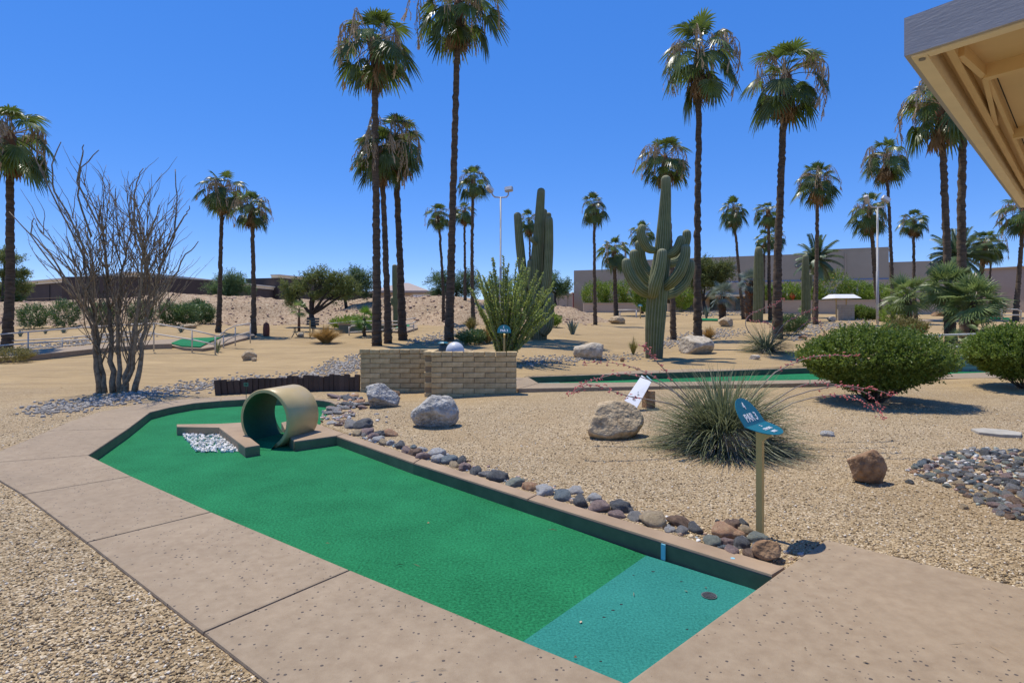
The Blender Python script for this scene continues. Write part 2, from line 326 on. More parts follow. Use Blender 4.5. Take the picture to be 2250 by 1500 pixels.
G['fascia'] = mat('grey_metal_fascia', (.31, .30, .29), .36, .05, 3, .0016, 24, col2=(.36, .35, .335), stretch=(1, 1, 5))
G['soffit'] = mat('tan_soffit_paint', (.66, .47, .22), .6, .05, 3, .0006, 60)
G['trim'] = mat('cream_soffit_trim', (.80, .67, .43), .55, .06, 4, .0006, 60)
def rock(name, c1, c2, sc=5., bump=.02): return mat(name, c1, .9, .06, sc, bump, 22, col2=c2, detail=12)
G['rk_grey'] = rock('bluish_grey_rock', (.20, .185, .16), (.62, .58, .50), 11, .045)
G['rk_tan'] = rock('tan_rock', (.25, .17, .09), (.62, .48, .29), 9, .03)
G['rk_brown'] = rock('brown_rock', (.13, .065, .03), (.44, .27, .14), 7, .03)
G['rk_white'] = rock('pale_rock', (.27, .215, .145), (.66, .57, .43), 8, .03)
G['rk_slab'] = rock('flagstone', (.33, .30, .24), (.47, .43, .35), 6, .01)
STONE = [('dark grey', (.085, .09, .095), (.15, .155, .16)), ('grey', (.20, .20, .20), (.32, .31, .30)), ('pale', (.48, .44, .37), (.66, .62, .54)),
         ('mauve', (.24, .165, .15), (.38, .285, .26)), ('orange', (.46, .22, .125), (.60, .34, .21)), ('tan', (.36, .255, .15), (.52, .40, .27)),
         ('bluish', (.13, .165, .185), (.22, .26, .28)), ('brown', (.15, .095, .065), (.29, .20, .145)), ('greenish', (.20, .225, .19), (.31, .335, .29))]
for k, a, b_ in STONE: G['st_'+k] = rock(k.replace(' ', '_')+'_river_stone', tuple(min(.7, x*1.35) for x in a), tuple(min(.85, x*y) for x, y in zip(b_, (1.75, 1.68, 1.52))), 3.2, .05)

# ------------------------------------------------------------------ the lie of the land
def W(px, py, z=0.12):
    """photograph pixel -> point on the level plane z"""
    Y = FPX*(CAMZ - z)/(py - HOR); return ((px - 1125)/FPX*Y, Y)
def at(px, py, Y):
    return Vector(((px - 1125)/FPX*Y, Y, CAMZ - (py - HOR)*Y/FPX))
UC = np.array([(-400-1125), (0-1125), (300-1125), (600-1125), (880-1125), (1150-1125), (1450-1125), (1900-1125), (2250-1125), (2700-1125)])/FPX
TB = [
 [(8, .10), (14, .105), (20, .19), (23, .235), (30, .61), (36, 1.1), (45, 1.3), (80, 1.5), (300, 1.5)],
 [(8, .10), (14, .105), (20, .19), (23, .235), (30, .61), (36, 1.1), (45, 1.3), (80, 1.5), (300, 1.5)],
 [(8, .10), (12.4, .105), (19, .26), (27, .70), (34, 1.1), (45, 1.3), (80, 1.5), (300, 1.5)],
 [(8, .10), (11.7, .11), (19, .26), (27, .72), (34, 1.13), (45, 1.3), (80, 1.5), (300, 1.5)],
 [(7, .10), (11.2, .12), (16, .27), (24, .47), (30, .85), (36, 1.15), (45, 1.3), (80, 1.5), (300, 1.5)],
 [(6, .10), (9, .14), (11.2, .23), (16, .45), (22, .72), (32, 1.16), (42, 1.49), (60, 1.9), (100, 2.2), (300, 2.2)],
 [(5, .10), (9.3, .17), (11.5, .235), (14.5, .27), (18, .40), (26, .65), (36, 1.1), (48, 1.65), (60, 2.1), (100, 2.3), (300, 2.3)],
 [(5, .10), (10, .19), (12.4, .245), (17, .33), (21, .6), (34, 1.13), (44, 1.48), (55, 1.86), (62, 2.05), (100, 2.2), (300, 2.2)],
 [(5, .10), (10, .19), (12.8, .245), (17, .33), (21, .6), (34, 1.13), (44, 1.48), (55, 1.86), (62, 2.05), (100, 2.2), (300, 2.2)],
 [(5, .10), (10, .19), (12.8, .245), (17, .33), (21, .6), (34, 1.13), (44, 1.48), (55, 1.86), (62, 2.05), (100, 2.2), (300, 2.2)]]
TB = [(np.array([p[0] for p in t]), np.array([p[1] for p in t])) for t in TB]
def ground_np(X, Y):
    X = np.asarray(X, float); Y = np.asarray(Y, float)
    Yc = np.maximum(Y, 3.0); u = np.clip(X/Yc, UC[0], UC[-1]-1e-6)
    Z = np.stack([np.interp(Yc, t[0], t[1]) for t in TB])
    i = np.clip(np.searchsorted(UC, u, side='right')-1, 0, len(UC)-2)
    f = (u-UC[i])/(UC[i+1]-UC[i]); f = f*f*(3-2*f)
    z0 = np.take_along_axis(Z, i[None], 0)[0]; z1 = np.take_along_axis(Z, (i+1)[None], 0)[0]
    z = z0*(1-f)+z1*f
    a = np.clip((np.hypot(X, Y)-9)/10, 0, 1)
    z = z + a*(.025*np.sin(X*.9+1.3*np.sin(Y*.45))+.03*np.sin(Y*.8+X*.35)+.012*np.sin(X*2.9-Y*1.7))
    return z
def gz(x, y): return float(ground_np(np.array([x]), np.array([y]))[0])
_ys = np.concatenate([np.arange(2.2, 30, .02), np.arange(30, 140, .1)])
def GP(px, py, dz=0.):
    """where the sight line through a photograph pixel meets the ground"""
    u = (px-1125)/FPX; z = ground_np(u*_ys, _ys); ray = CAMZ-(py-HOR)*_ys/FPX
    k = np.nonzero(ray <= z)[0]; Y = _ys[k[0]] if len(k) else 60.
    return Vector((u*Y, Y, gz(u*Y, Y)+dz))
def poly_inside(P, X, Y):
    ins = np.zeros(X.shape, bool); n = len(P)
    for i in range(n):
        x0, y0 = P[i]; x1, y1 = P[(i+1) % n]
        c = ((y0 > Y) != (y1 > Y)); xi = (x1-x0)*(Y-y0)/((y1-y0) if y1 != y0 else 1e-9)+x0
        ins ^= c & (X < xi)
    return ins
def grow(P, d):
    """push a polygon's outline outwards by d (inwards if negative)"""
    P = [Vector((x, y)) for x, y in P]; n = len(P)
    ar = sum(P[i].x*P[(i+1) % n].y-P[(i+1) % n].x*P[i].y for i in range(n)); s = 1 if ar > 0 else -1
    out = []
    for i in range(n):
        a = (P[i]-P[i-1]).normalized(); b = (P[(i+1) % n]-P[i]).normalized()
        na, nb = Vector((a.y, -a.x))*s, Vector((b.y, -b.x))*s; m = (na+nb)
        m = m.normalized() if m.length > 1e-6 else na
        out.append(tuple(P[i]+m*(d/max(.4, m.dot(na)))))
    return out
# ------------------------------------------------------------------ hole four: outlines in plan
T = 0.12
def Wl(L, z=T): return [W(x, y, z) for x, y in L]
p0 = Vector(W(1375, 1497)); pk = Vector(W(1697, 1262)); pk2 = Vector(W(1727, 1244)); pc = Vector(W(1815, 1183)); pr = Vector(W(2250, 1290))
pr2 = pc + (pr-pc)*2.6
jd = (Vector(W(190, 1190))-Vector(W(465, 1123))).normalized()
inner4 = Wl([(770, 1250), (465, 1123), (290, 1045), (195, 999), (282, 941), (330, 905), (375, 894), (427, 885), (485, 880), (544, 876.5), (615, 875.5), (683, 877.6), (710, 879.5), (726, 882.5), (737, 888)])
carpet4 = [tuple(p0)] + inner4 + Wl([(728, 897), (705, 915), (692, 930), (757, 953)]) + Wl([(739, 957)]) + [tuple(pk)]
tl = Vector(W(1420, 1219.5, 0)); tn = Vector(W(1105, 1385))
teal4 = [tuple(p0), tuple(tn), tuple(tl), tuple(pk)]
turf4 = [tuple(tn)] + carpet4[1:-1] + [tuple(tl)]
# hole behind the wall on the right, kerb tops at z = .30
T2 = 0.30
near_out = Wl([(1139, 853.5), (1450, 848), (1780, 841), (2065, 832), (2330, 826)], T2)
near_in = Wl([(1184, 841), (1450, 839), (1780, 834), (2075, 821), (2330, 812)], T2)
far_in = Wl([(1161, 828), (1450, 819), (1780, 808), (2075, 799)], T2)
far_out = Wl([(1150, 822), (1450, 813), (1780, 800), (2075, 792)], T2)
carpet2 = [near_in[0]] + near_in[1:] + Wl([(2330, 795)], T2) + far_in[::-1]
# ------------------------------------------------------------------ ground sheet
def axis(parts, lo, hi, g=1.16):
    a = []
    for s, e, st in parts: a += list(np.arange(s, e, st))
    a.append(parts[-1][1]); st = parts[0][2]; x = a[0]; left = []
    while x > lo: st *= g; x -= st; left.append(x)
    st = parts[-1][2]; x = a[-1]; right = []
    while x < hi: st *= g; x += st; right.append(x)
    return np.array(left[::-1]+a+right)
gx = axis([(-7.5, 4.6, .06), (4.6, 13, .12)], -260, 260); gy = axis([(1.6, 9.6, .06), (9.6, 20, .1), (20, 45, .4)], -40, 600)
X, Y = np.meshgrid(gx, gy); Z = ground_np(X, Y)
rngn = np.random.RandomState(3); Z += (rngn.rand(*Z.shape)-.5)*.008*np.clip(1-np.hypot(X, Y)/14, 0, 1)
Z[poly_inside(grow(carpet4, .045), X, Y)] = -.22
Z[poly_inside(grow(carpet2, .05), X, Y)] = -.05
ny, nx = X.shape; V = np.stack([X, Y, Z], -1).reshape(-1, 3)
ii = np.arange(ny*nx).reshape(ny, nx); F = np.stack([ii[:-1, :-1], ii[:-1, 1:], ii[1:, 1:], ii[1:, :-1]], -1).reshape(-1, 4)
tag(put('ground', npmesh('ground', V, F, G['gravel'], True)), 'tan crushed gravel ground across the whole course', kind='structure')

# dirt bank behind the course
bx = np.linspace(-62, 6.5, 230); by = np.linspace(33.0, 56, 70)
X, Y = np.meshgrid(bx, by)
crest_py = np.interp((X/46.)*FPX+1125, [-700, -200, 60, 150, 260, 420, 520, 640, 800, 900, 1010, 1100, 1190, 1250, 1320], [668, 664, 668, 662, 660, 649, 652, 660, 662, 652, 657, 665, 668, 676, 706])
crest = CAMZ-(crest_py-HOR)*45/FPX
base = ground_np(X, Y)
t = np.clip((Y-34-1.2*np.sin(X*.33)-.7*np.sin(X*.9+1))/9.5, 0, 1); t = t*t*(3-2*t); back = np.clip((Y-47)/7, 0, 1); t = t*(1-back*back*(3-2*back))
nz = np.array([mnoise.fractal(Vector((x*.35, y*.5, 3)), 1.0, 2.0, 5) for x, y in zip(X.ravel(), Y.ravel())]).reshape(X.shape)
nz2 = np.array([mnoise.noise(Vector((x*1.9, y*1.9, 8))) for x, y in zip(X.ravel(), Y.ravel())]).reshape(X.shape)
Z = base-.12+t*np.maximum(crest-base+.12, .0)+(.24*nz+.09*nz2)*np.clip(t*2, 0, 1)
ny, nx = X.shape; V = np.stack([X, Y, Z], -1).reshape(-1, 3)
ii = np.arange(ny*nx).reshape(ny, nx); F = np.stack([ii[:-1, :-1], ii[:-1, 1:], ii[1:, 1:], ii[1:, :-1]], -1).reshape(-1, 4)
tag(put('embankment', npmesh('embankment', V, F, G['bank'], True)), 'reddish dirt bank of graded soil behind the course', kind='structure')
BANK = (bx, by, Z)
def bank_z(x, y):
    i = int(np.clip(np.searchsorted(bx, x), 1, len(bx)-1)); j = int(np.clip(np.searchsorted(by, y), 1, len(by)-1)); return float(max(BANK[2][j, i], gz(x, y)))

# ------------------------------------------------------------------ hole four: walk, kerb, carpet
walk = tag(put('footpath', slab_mesh('footpath', [(1.2, -3.5), (3.1, -3.5), (3.1, -2.6), (1.2, -2.6)], -.25, T, .012, G['concrete'])), 'washed pinkish concrete walk round the green', kind='structure')
_d = (Vector(W(445, 1388))-Vector(W(190, 1190))).normalized(); S1o = Vector(W(445, 1388))+_d*2.3
seg = [
 ('slab', Wl([(445, 1388), (770, 1250)])+[tuple(p0), tuple(p0+(p0-pk2).normalized()*.97)]),
 ('slab', Wl([(190, 1190), (465, 1123), (770, 1250), (445, 1388)])),
 ('slab', Wl([(50, 1085), (290, 1045), (465, 1123), (190, 1190)])),
 ('slab', Wl([(-62, 1019), (195, 999), (290, 1045), (50, 1085)])),
 ('slab', Wl([(-62, 1019), (-35, 1004), (10, 985), (60, 965), (105, 946), (282, 941), (195, 999)])),
 ('slab', Wl([(105, 946), (150, 926), (215, 905), (300, 888), (400, 877), (490, 870.5), (485, 880), (427, 885), (375, 894), (330, 905), (282, 941)])),
 ('slab', Wl([(490, 870.5), (600, 866), (700, 863), (792, 863.5), (775, 873), (752, 884), (737, 888), (726, 882.5), (710, 879.5), (683, 877.6), (615, 875.5), (544, 876.5), (485, 880)])),
 ('slab', [tuple(p0), tuple(pk2), tuple(pc), tuple(pr2), (pr2.x, 0.2), (1.2, 0.2), tuple(p0+(p0-pk2).normalized()*.97)]),
 ('slab', [(1.2, 0.19), (pr2.x, 0.19), (pr2.x, -2.59), (1.2, -2.59)]),
]
def ccw(P):
    a = sum(P[i][0]*P[(i+1) % len(P)][1]-P[(i+1) % len(P)][0]*P[i][1] for i in range(len(P))); return P if a > 0 else P[::-1]
for nme, P in seg: put(nme, slab_mesh(nme, grow(ccw(P), -.005), -.25, T, .014, G['concrete']), walk)
def painted_face(name, pts, z0, z1, parent, m, off=.004):
    mb = MB(); n = len(pts)
    for i in range(n-1):
        a, b = Vector(pts[i]), Vector(pts[i+1]); d = (b-a).normalized(); nn = Vector((-d.y, d.x))*off
        mb.add([(a.x+nn.x, a.y+nn.y, z0), (b.x+nn.x, b.y+nn.y, z0), (b.x+nn.x, b.y+nn.y, z1), (a.x+nn.x, a.y+nn.y, z1)], [(0, 1, 2, 3)])
    return mb.obj(name, m, parent)
cen = Vector((sum(p[0] for p in carpet4)/len(carpet4), sum(p[1] for p in carpet4)/len(carpet4)))
painted_face('painted_edge', [tuple(p) for p in inner4[::-1]], -.01, T-.016, walk, G['kerb_paint'], .008)
kerb = empty('kerb', (0, 0, 0)); tag(kerb, 'long low kerb between green carpet and gravel', kind='structure')
kin = [Vector(W(739, 957)), Vector(W(909, 1016)), Vector(W(1159, 1095.5)), pk]; kout = [Vector(W(757, 951)), Vector(W(926, 1006)), Vector(W(1181, 1085)), pk2]
for i in range(3):
    P = [tuple(kin[i]), tuple(kin[i+1]), tuple(kout[i+1]), tuple(kout[i])]
    k = put('kerb_block', slab_mesh('kerb_block', grow(ccw(P), -.004), -.25, T, .016, G['kerb']), kerb)
    painted_face('painted_edge', [tuple(kin[i+1]), tuple(kin[i])] if False else [tuple(kin[i]), tuple(kin[i+1])], -.01, T-.018, k, G['kerb_paint'], -.006)
def sheet(name, P, z, m, label, sub=.12):
    """flat sheet from a polygon"""
    bm = bmesh.new(); f = bm.faces.new([bm.verts.new((x, y, z)) for x, y in ccw(P)])
    bmesh.ops.triangulate(bm, faces=bm.faces[:])
    me = bpy.data.meshes.new(name); bm.to_mesh(me); bm.free(); me.materials.append(m)
    return tag(put(name, me), label, kind='structure')
sheet('putting_green', turf4, 0., G['turf'], 'bright green putting carpet sunk inside the concrete walk')
sheet('tee_mat', teal4, 0., G['teal'], 'teal rubber tee mat at the near end of the green carpet')
# drain in the mat
dx, dy = W(1558, 1309, 0)
dr = empty('floor_drain', (dx, dy, .003), 'round steel drain grate set in the teal mat', 'drain')
mb = MB(); n = 28
mb.tube([(0, 0, 0), (0, 0, .003)], .045, n); mb.obj('rim', G['steel'], dr)
mb = MB(); mb.tube([(0, 0, .003), (0, 0, .0038)], .039, n); mb.obj('sump', G['dark'], dr)
for i in range(-4, 5):
    y = i*.0082; hl = math.sqrt(max(0, .0385**2-y*y)); mb = MB(); mb.box((0, y, .0052), (2*hl, .0034, .0025)); mb.obj('bar', G['steel'], dr)
dr.rotation_euler = (0, 0, R(40))
# scuffs in the mat: small dark holes
for px, py, r, lb in ((1347, 1340, .0075, 'middle of three worn holes in the centre of the teal mat'), (1327, 1355, .007, 'nearest of three worn holes in the centre of the teal mat'), (1365, 1327, .007, 'farthest of three worn holes in the centre of the teal mat'), (1435, 1255, .009, 'largest worn hole near the far corner of the teal mat'), (1497, 1277, .006, 'small worn hole between drain and kerb tape on the mat'), (1392, 1263, .005, 'tiny worn hole at the carpet end of the teal mat'), (1510, 1382, .005, 'tiny worn hole below the drain on the teal mat'), (1320, 1452, .005, 'tiny worn hole in the near corner of the teal mat')):
    x, y = W(px, py, 0); mb = MB(); mb.tube([(0, 0, -.02), (0, 0, .0012)], r, 9)
    o = mb.obj('worn_hole', G['dark'], loc=(x, y, 0)); o.scale = (1.35, .8, 1); tag(o, lb, 'hole', 'worn holes in the teal mat')
# tape mark on the kerb, chalk dot
a = Vector(W(1454, 1189)); b = Vector(W(1463, 1192)); d = (b-a).normalized(); nn = Vector((d.y, -d.x))*.010
mb = MB(); mb.add([(a.x+nn.x, a.y+nn.y, .002), (b.x+nn.x, b.y+nn.y, .002), (b.x+nn.x, b.y+nn.y, T-.012), (a.x+nn.x, a.y+nn.y, T-.012), (a.x, a.y, .002), (b.x, b.y, .002), (b.x, b.y, T-.012), (a.x, a.y, T-.012)], [(0, 1, 2, 3), (5, 4, 7, 6), (0, 3, 7, 4), (1, 5, 6, 2), (3, 2, 6, 7)])
tag(mb.obj('tape_strip', G['blue_tape']), 'pale blue tape strip up the kerb face', 'tape')
x, y = W(1610, 1226); mb = MB(); mb.tube([(x, y, T-.002), (x, y, T+.0015)], .014, 10); tag(mb.obj('paint_spot', G['blue_tape']), 'pale blue paint spot on top of the kerb', 'paint spot')
# barrier with rock trap and pipe tunnel
bar = empty('barrier', (0, 0, 0), 'concrete barrier arms crossing the green beside the pipe tunnel', 'barrier')
armL = Wl([(388, 931.5), (484, 930), (560, 926), (575, 940), (545, 957), (571, 977), (539, 982), (481, 938.5), (389, 937)])
put('arm', slab_mesh('arm', ccw(armL), -.05, T, .012, G['kerb']), bar)
armR = Wl([(633, 957), (647, 969.5), (739, 957), (757, 952), (692, 929), (650, 921), (618, 928)])
a_ = put('arm', slab_mesh('arm', ccw(armR), -.05, T+.003, .012, G['kerb']), bar)
painted_face('painted_edge', Wl([(633, 957), (647, 969.5), (738.6, 957.2)]), -.01, T-.014, a_, G['kerb_paint'], -.005)
painted_face('painted_edge', Wl([(571, 977), (539, 982)]), -.01, T-.014, a_, G['kerb_paint'], .005)
trap = Wl([(390.5, 940), (482, 941), (533, 995), (433, 993.5), (425, 990)], .0)
trng = random.Random(5)
mb = MB()
tb = ccw(trap); xs = [p[0] for p in tb]; ys = [p[1] for p in tb]
ico = bmesh.new(); bmesh.ops.create_icosphere(ico, subdivisions=1, radius=1); icoV = [v.co.copy() for v in ico.verts]; icoF = [tuple(v.index for v in f.verts) for f in ico.faces]; ico.free()
cnt = 0
while cnt < 620:
    x, y = trng.uniform(min(xs), max(xs)), trng.uniform(min(ys), max(ys))
    if not poly_inside(tb, np.array([x]), np.array([y]))[0]: continue
    cnt += 1; s = trng.uniform(.014, .032); rot = Matrix.Rotation(trng.uniform(0, 6.3), 3, Vector((trng.random(), trng.random(), trng.random()+.2)).normalized())
    sc = (s, s*trng.uniform(.6, 1), s*trng.uniform(.45, .8))
    mb.add([Vector((x, y, trng.uniform(.004, .028)))+rot @ Vector((v.x*sc[0]*trng.uniform(.8, 1.15), v.y*sc[1], v.z*sc[2])) for v in icoV], icoF)
tag(mb.obj('white_rocks', G['white_gravel']), 'white crushed rock filling the trap on the green', 'gravel', kind='stuff')
# pipe tunnel
Ro, Ri, Lp = .385, .335, .58
ax = Vector((math.sin(R(19)), math.cos(R(19)), 0)); fc = at(581, 912, 7.5); fc.z = .342
ptn = empty('pipe_tunnel', (fc.x, fc.y, 0), 'tan concrete pipe tunnel with green lined bore on the green', 'pipe tunnel')
mb = MB(); n = 56; rz = math.atan2(ax.y, ax.x)
def ring(r, d, n=56): return [Vector((ax.x*d-ax.y*r*math.cos(2*math.pi*k/n), ax.y*d+ax.x*r*math.cos(2*math.pi*k/n), fc.z+r*math.sin(2*math.pi*k/n))) for k in range(n)]
def loft(mb, rings):
    b = len(mb.V); n = len(rings[0])
    for r_ in rings: mb.V.extend([tuple(v) for v in r_])
    for i in range(len(rings)-1):
        for k in range(n): k2 = (k+1) % n; mb.F.append((b+i*n+k, b+i*n+k2, b+(i+1)*n+k2, b+(i+1)*n+k))
loft(mb, [ring(Ri+.006, 0), ring(Ro-.008, 0), ring(Ro, .008), ring(Ro, Lp-.008), ring(Ro-.008, Lp), ring(Ri+.006, Lp), ring(Ri, Lp-.006)])
o = mb.obj('shell', G['pipe'], ptn, True)
for p in o.data.polygons: p.use_smooth = len([0]) and (p.index//56) in (2,)
mb = MB(); loft(mb, [ring(Ri, Lp-.006), ring(Ri, .006), ring(Ri+.006, 0)]); mb.obj('lining', G['pipe_in'], ptn, True)
# carpet strip running through the pipe (covers the sunk invert)
mb = MB(); s2 = Vector((-ax.y, ax.x, 0)); hw = .185
mb.add([Vector((0, 0, z_))+ax*d+s2*e for d, e, z_ in ((.0, -hw, .062), (Lp, -hw, .062), (Lp, hw, .062), (.0, hw, .062), (-.16, hw*1.25, .003), (-.16, -hw*1.25, .003))], [(0, 1, 2, 3), (0, 3, 4, 5)]); mb.obj('runner', G['turf'], ptn)

# ------------------------------------------------------------------ hole behind the wall, and the far holes
w2 = tag(empty('concrete_walk', (0, 0, 0)), 'concrete walk round the long green behind the wall', kind='structure')
ns = len(near_out)
for i in range(ns-1):
    put('slab', slab_mesh('slab', grow(ccw([near_out[i], near_out[i+1], near_in[i+1], near_in[i]]), -.005), -.05, T2, .014, G['concrete']), w2)
put('slab', slab_mesh('slab', grow(ccw([near_out[0], near_in[0], far_in[0], far_out[0], W(1110, 824, T2), W(1105, 846, T2)]), -.005), -.05, T2, .014, G['concrete']), w2)
for i in range(len(far_in)-1):
    s_ = put('slab', slab_mesh('slab', grow(ccw([far_in[i], far_in[i+1], far_out[i+1], far_out[i]]), -.005), -.05, T2+.004, .014, G['concrete']), w2)
    painted_face('painted_edge', [far_in[i], far_in[i+1]], .1, T2-.012, s_, G['kerb_paint'], -.006)
sheet('putting_green', [near_in[0], *near_in[1:], W(2330, 795, T2), *far_in[::-1]], .16, G['turf'], 'long green carpet behind the red yucca and the bushes')
t2 = sheet('tee_mat', Wl([(1184, 841), (1245, 840.6), (1228, 826), (1161, 828)], T2), .165, G['teal'], 'teal tee mat beside the brick wall')
# small block wall closing that hole, between the two round bushes
def block_wall(name, label, a, b, z0, courses, ch, bl, dep, m, cap=None, cat='wall', seed=1):
    """running-bond wall of separate blocks from a to b (plan), every block an object"""
    a, b = Vector(a), Vector(b); L = (b-a).length; d = (b-a)/L; rz = math.atan2(d.y, d.x)
    root = empty(name, (a.x, a.y, z0), label, cat, rz=rz)
    H = courses*ch; jt = .010
    mb = MB(); mb.box((L/2, 0, H/2-.004), (L-.03, dep-.03, H-.008)); mb.obj('mortar_core', G['mortar'], root)
    cache = {}; rr = random.Random(seed)
    def blk(x0, x1, k, h, dp, zc, nm):
        ln = round(x1-x0-jt, 2); v = rr.randrange(3); key = (ln, round(h, 3), round(dp, 3), v)
        if key not in cache: cache[key] = cbox_mesh(nm, (ln, dp, h), .006, m, .0035, seed*31+len(cache))
        put(nm, cache[key], root, ((x0+x1)/2, rr.uniform(-.003, .003), zc))
    for k in range(courses):
        x = 0 if k % 2 == 0 else -bl/2
        while x < L-.02:
            x0, x1 = max(0, x), min(L, x+bl)
            if x1-x0 > .06: blk(x0, x1, k, ch-jt, dep, k*ch+ch/2, 'block')
            x += bl
    if cap:
        cw, chh, ov = cap; nn = max(1, round((L+.03)/cw)); cw = (L+.03)/nn
        for k in range(nn): blk(-.015+k*cw, -.015+(k+1)*cw, 99, chh-jt, dep+2*ov, H+chh/2, 'cap_block')
    return root
block_wall('block_wall', 'low pale block wall seen between the two round bushes', W(2062, 812, .2), W(2205, 812, .2), .10, 4, .105, .40, .15, G['greybrick'], (.2, .09, .015), seed=5)

# ------------------------------------------------------------------ the brick planter wall
zl = .02
block_wall('brick_wall', 'tan slump block wall behind the grey boulders, set back left run', (-3.035, 11.9), (-1.665, 11.9), zl, 9, .0985, .40, .15, G['block'], (.2, .09, .018), seed=2)
block_wall('brick_wall', 'tan slump block wall with pale globe on top, nearer right run', (-1.50, 11.05), (.085, 11.05), zl, 9, .0985, .40, .15, G['block'], (.2, .09, .018), seed=3)
block_wall('brick_wall', 'short tan block return joining the two wall runs', (-1.575, 11.97), (-1.575, 11.135), zl, 9, .0985, .40, .15, G['block'], (.2, .088, .016), seed=4)
# timber stakes
ed = empty('timber_edging', (0, 0, 0), 'row of dark weathered timber stakes behind the pipe tunnel', 'edging')
rr = random.Random(11); xs0, xs1 = W(487, 868, .1)[0], W(791, 861.5, .1)[0]; n = 26
tm = [cbox_mesh('stake', (1, 1, 1), .06, G['timber'], .02, s) for s in range(5)]
for i in range(n):
    f = i/(n-1); x = xs0+(xs1-xs0)*f; y = 11.52+.36*f+.22*math.sin(f*3.1); h = (.27 if f < .3 else .29)+rr.choice((0, .05, .025, .04))*(.5+f*.5)
    wd = rr.uniform(.092, .115); tilt = rr.uniform(-.03, .03)+(-.10 if f < .2 else 0)
    put('stake', tm[i % 5], ed, (x, y, gz(x, y)+h/2-.06), (rr.uniform(-.04, .04), tilt, rr.uniform(-.25, .25)), (wd, .075, h+.12))
# pale globe lamp behind the wall, with the dark bollard beside it
gl = empty('globe_light', (at(1000, 760, 11.75).x, 11.75, 0), 'pale grey globe light peeping over the brick wall', 'globe light')
bm = bmesh.new(); bmesh.ops.create_uvsphere(bm, u_segments=28, v_segments=16, radius=.185); me = bpy.data.meshes.new('globe'); bm.to_mesh(me); bm.free()
for p in me.polygons: p.use_smooth = True
put('globe', me, gl, (0, 0, .96), mat=G['globe'])
mb = MB(); mb.tube([(0, 0, .0), (0, 0, .80)], .04, 10); mb.obj('stem', G['galv'], gl)
c = at(974, 763, 12.6); bo = empty('path_light', (c.x, 12.6, gz(c.x, 12.6)), 'dark domed path light beside the globe behind the wall', 'path light')
mb = MB(); hh = c.z-bo.location.z; mb.tube([(0, 0, -.05), (0, 0, hh-.05), (0, 0, hh+.05), (0, 0, hh+.10)], [.09, .10, .085, .03], 14); mb.obj('body', G['bench'], bo, True)
mb = MB(); mb.tube([(0, 0, hh+.09), (0, 0, hh+.12)], [.12, .07], 14); mb.obj('hood', G['sign_teal'], bo)
# ------------------------------------------------------------------ buildings and walls behind
def box_part(name, a, b, m, parent, z0, z1, dep=.3):
    mb = MB(); a, b = Vector(a), Vector(b); d = (b-a).normalized(); n = Vector((-d.y, d.x))*dep
    P = [(a.x, a.y), (b.x, b.y), (b.x+n.x, b.y+n.y), (a.x+n.x, a.y+n.y)]
    me = slab_mesh(name, P, z0, z1, 0, m); return put(name, me, parent)
def lerp2(a, b, f): return (a[0]+(b[0]-a[0])*f, a[1]+(b[1]-a[1])*f)
# brown big box building on the left, beyond the bank
bl_ = empty('store_building', (-45, 62, 1.4), 'long dark brown building with cream cornice behind the dirt bank', 'building')
def loc(o, L): pass
bl_.location = (0, 0, 0)
Lc = (at(300, 597, 60).x, 60); Ll = (at(60, 618, 76).x, 76); Lr = (at(612, 632, 91).x, 91); Le = (-95, 83)
zt = 6.15
box_part('wall', Ll, Lc, G['brownwall'], bl_, 1.2, zt-.45, 8); box_part('wall', Lc, Lr, G['brownwall'], bl_, 1.2, zt-.45, 8); box_part('wall', Le, Ll, G['brownwall'], bl_, 1.2, zt-.45, 8)
def cornice(a, b, z, name='cornice'):
    a, b = Vector(a), Vector(b); d = (b-a).normalized(); n = Vector((d.y, -d.x))*.3
    mb = MB()
    for z0, z1, o in ((-.5, -.2, .15), (-.2, 0, .35)):
        q = n.normalized()*o; P = [a+q-d*o, b+q+d*o, b-n*4+d*o, a-n*4-d*o]
        mb.add([(p.x, p.y, z+z0) for p in P]+[(p.x, p.y, z+z1) for p in P], [(3, 2, 1, 0), (4, 5, 6, 7), (0, 1, 5, 4), (1, 2, 6, 5), (2, 3, 7, 6), (3, 0, 4, 7)])
    mb.obj(name, G['cornice'], bl_)
cornice(Ll, Lc, zt); cornice(Lc, Lr, zt+.012); cornice(Le, Ll, zt-.012)
Tb = (at(612, 605, 89).x, 89); Tc = (at(840, 640, 118).x, 118)
Td = lerp2(Tb, Tc, .42)
box_part('tower_wall', Tb, Td, G['brownwall'], bl_, 1.2, 7.45, 6); cornice(Tb, Td, 7.95)
Te = (at(905, 640, 128).x, 128); box_part('wall', Td, Te, G['brownwall'], bl_, 1.2, 6.0, 5); cornice(Td, Te, 6.45)
for a, b in ((Ll, Lc), (Lc, Lr), (Le, Ll)):      # pale accent band half way up
    d = (Vector(b)-Vector(a)).normalized(); n = Vector((d.y, -d.x))*.03
    mb = MB(); mb.beam((a[0]+n.x, a[1]+n.y, 3.9), (b[0]+n.x, b[1]+n.y, 3.9), .05, .09); mb.obj('band', G['mortar'], bl_)
    for f in (.25, .5, .75):
        q = lerp2(a, b, f); mb = MB(); mb.box((q[0]+n.x, q[1]+n.y, 3.4), (.06, .06, 4.2), math.atan2(d.y, d.x)); mb.obj('joint', G['dark'], bl_)
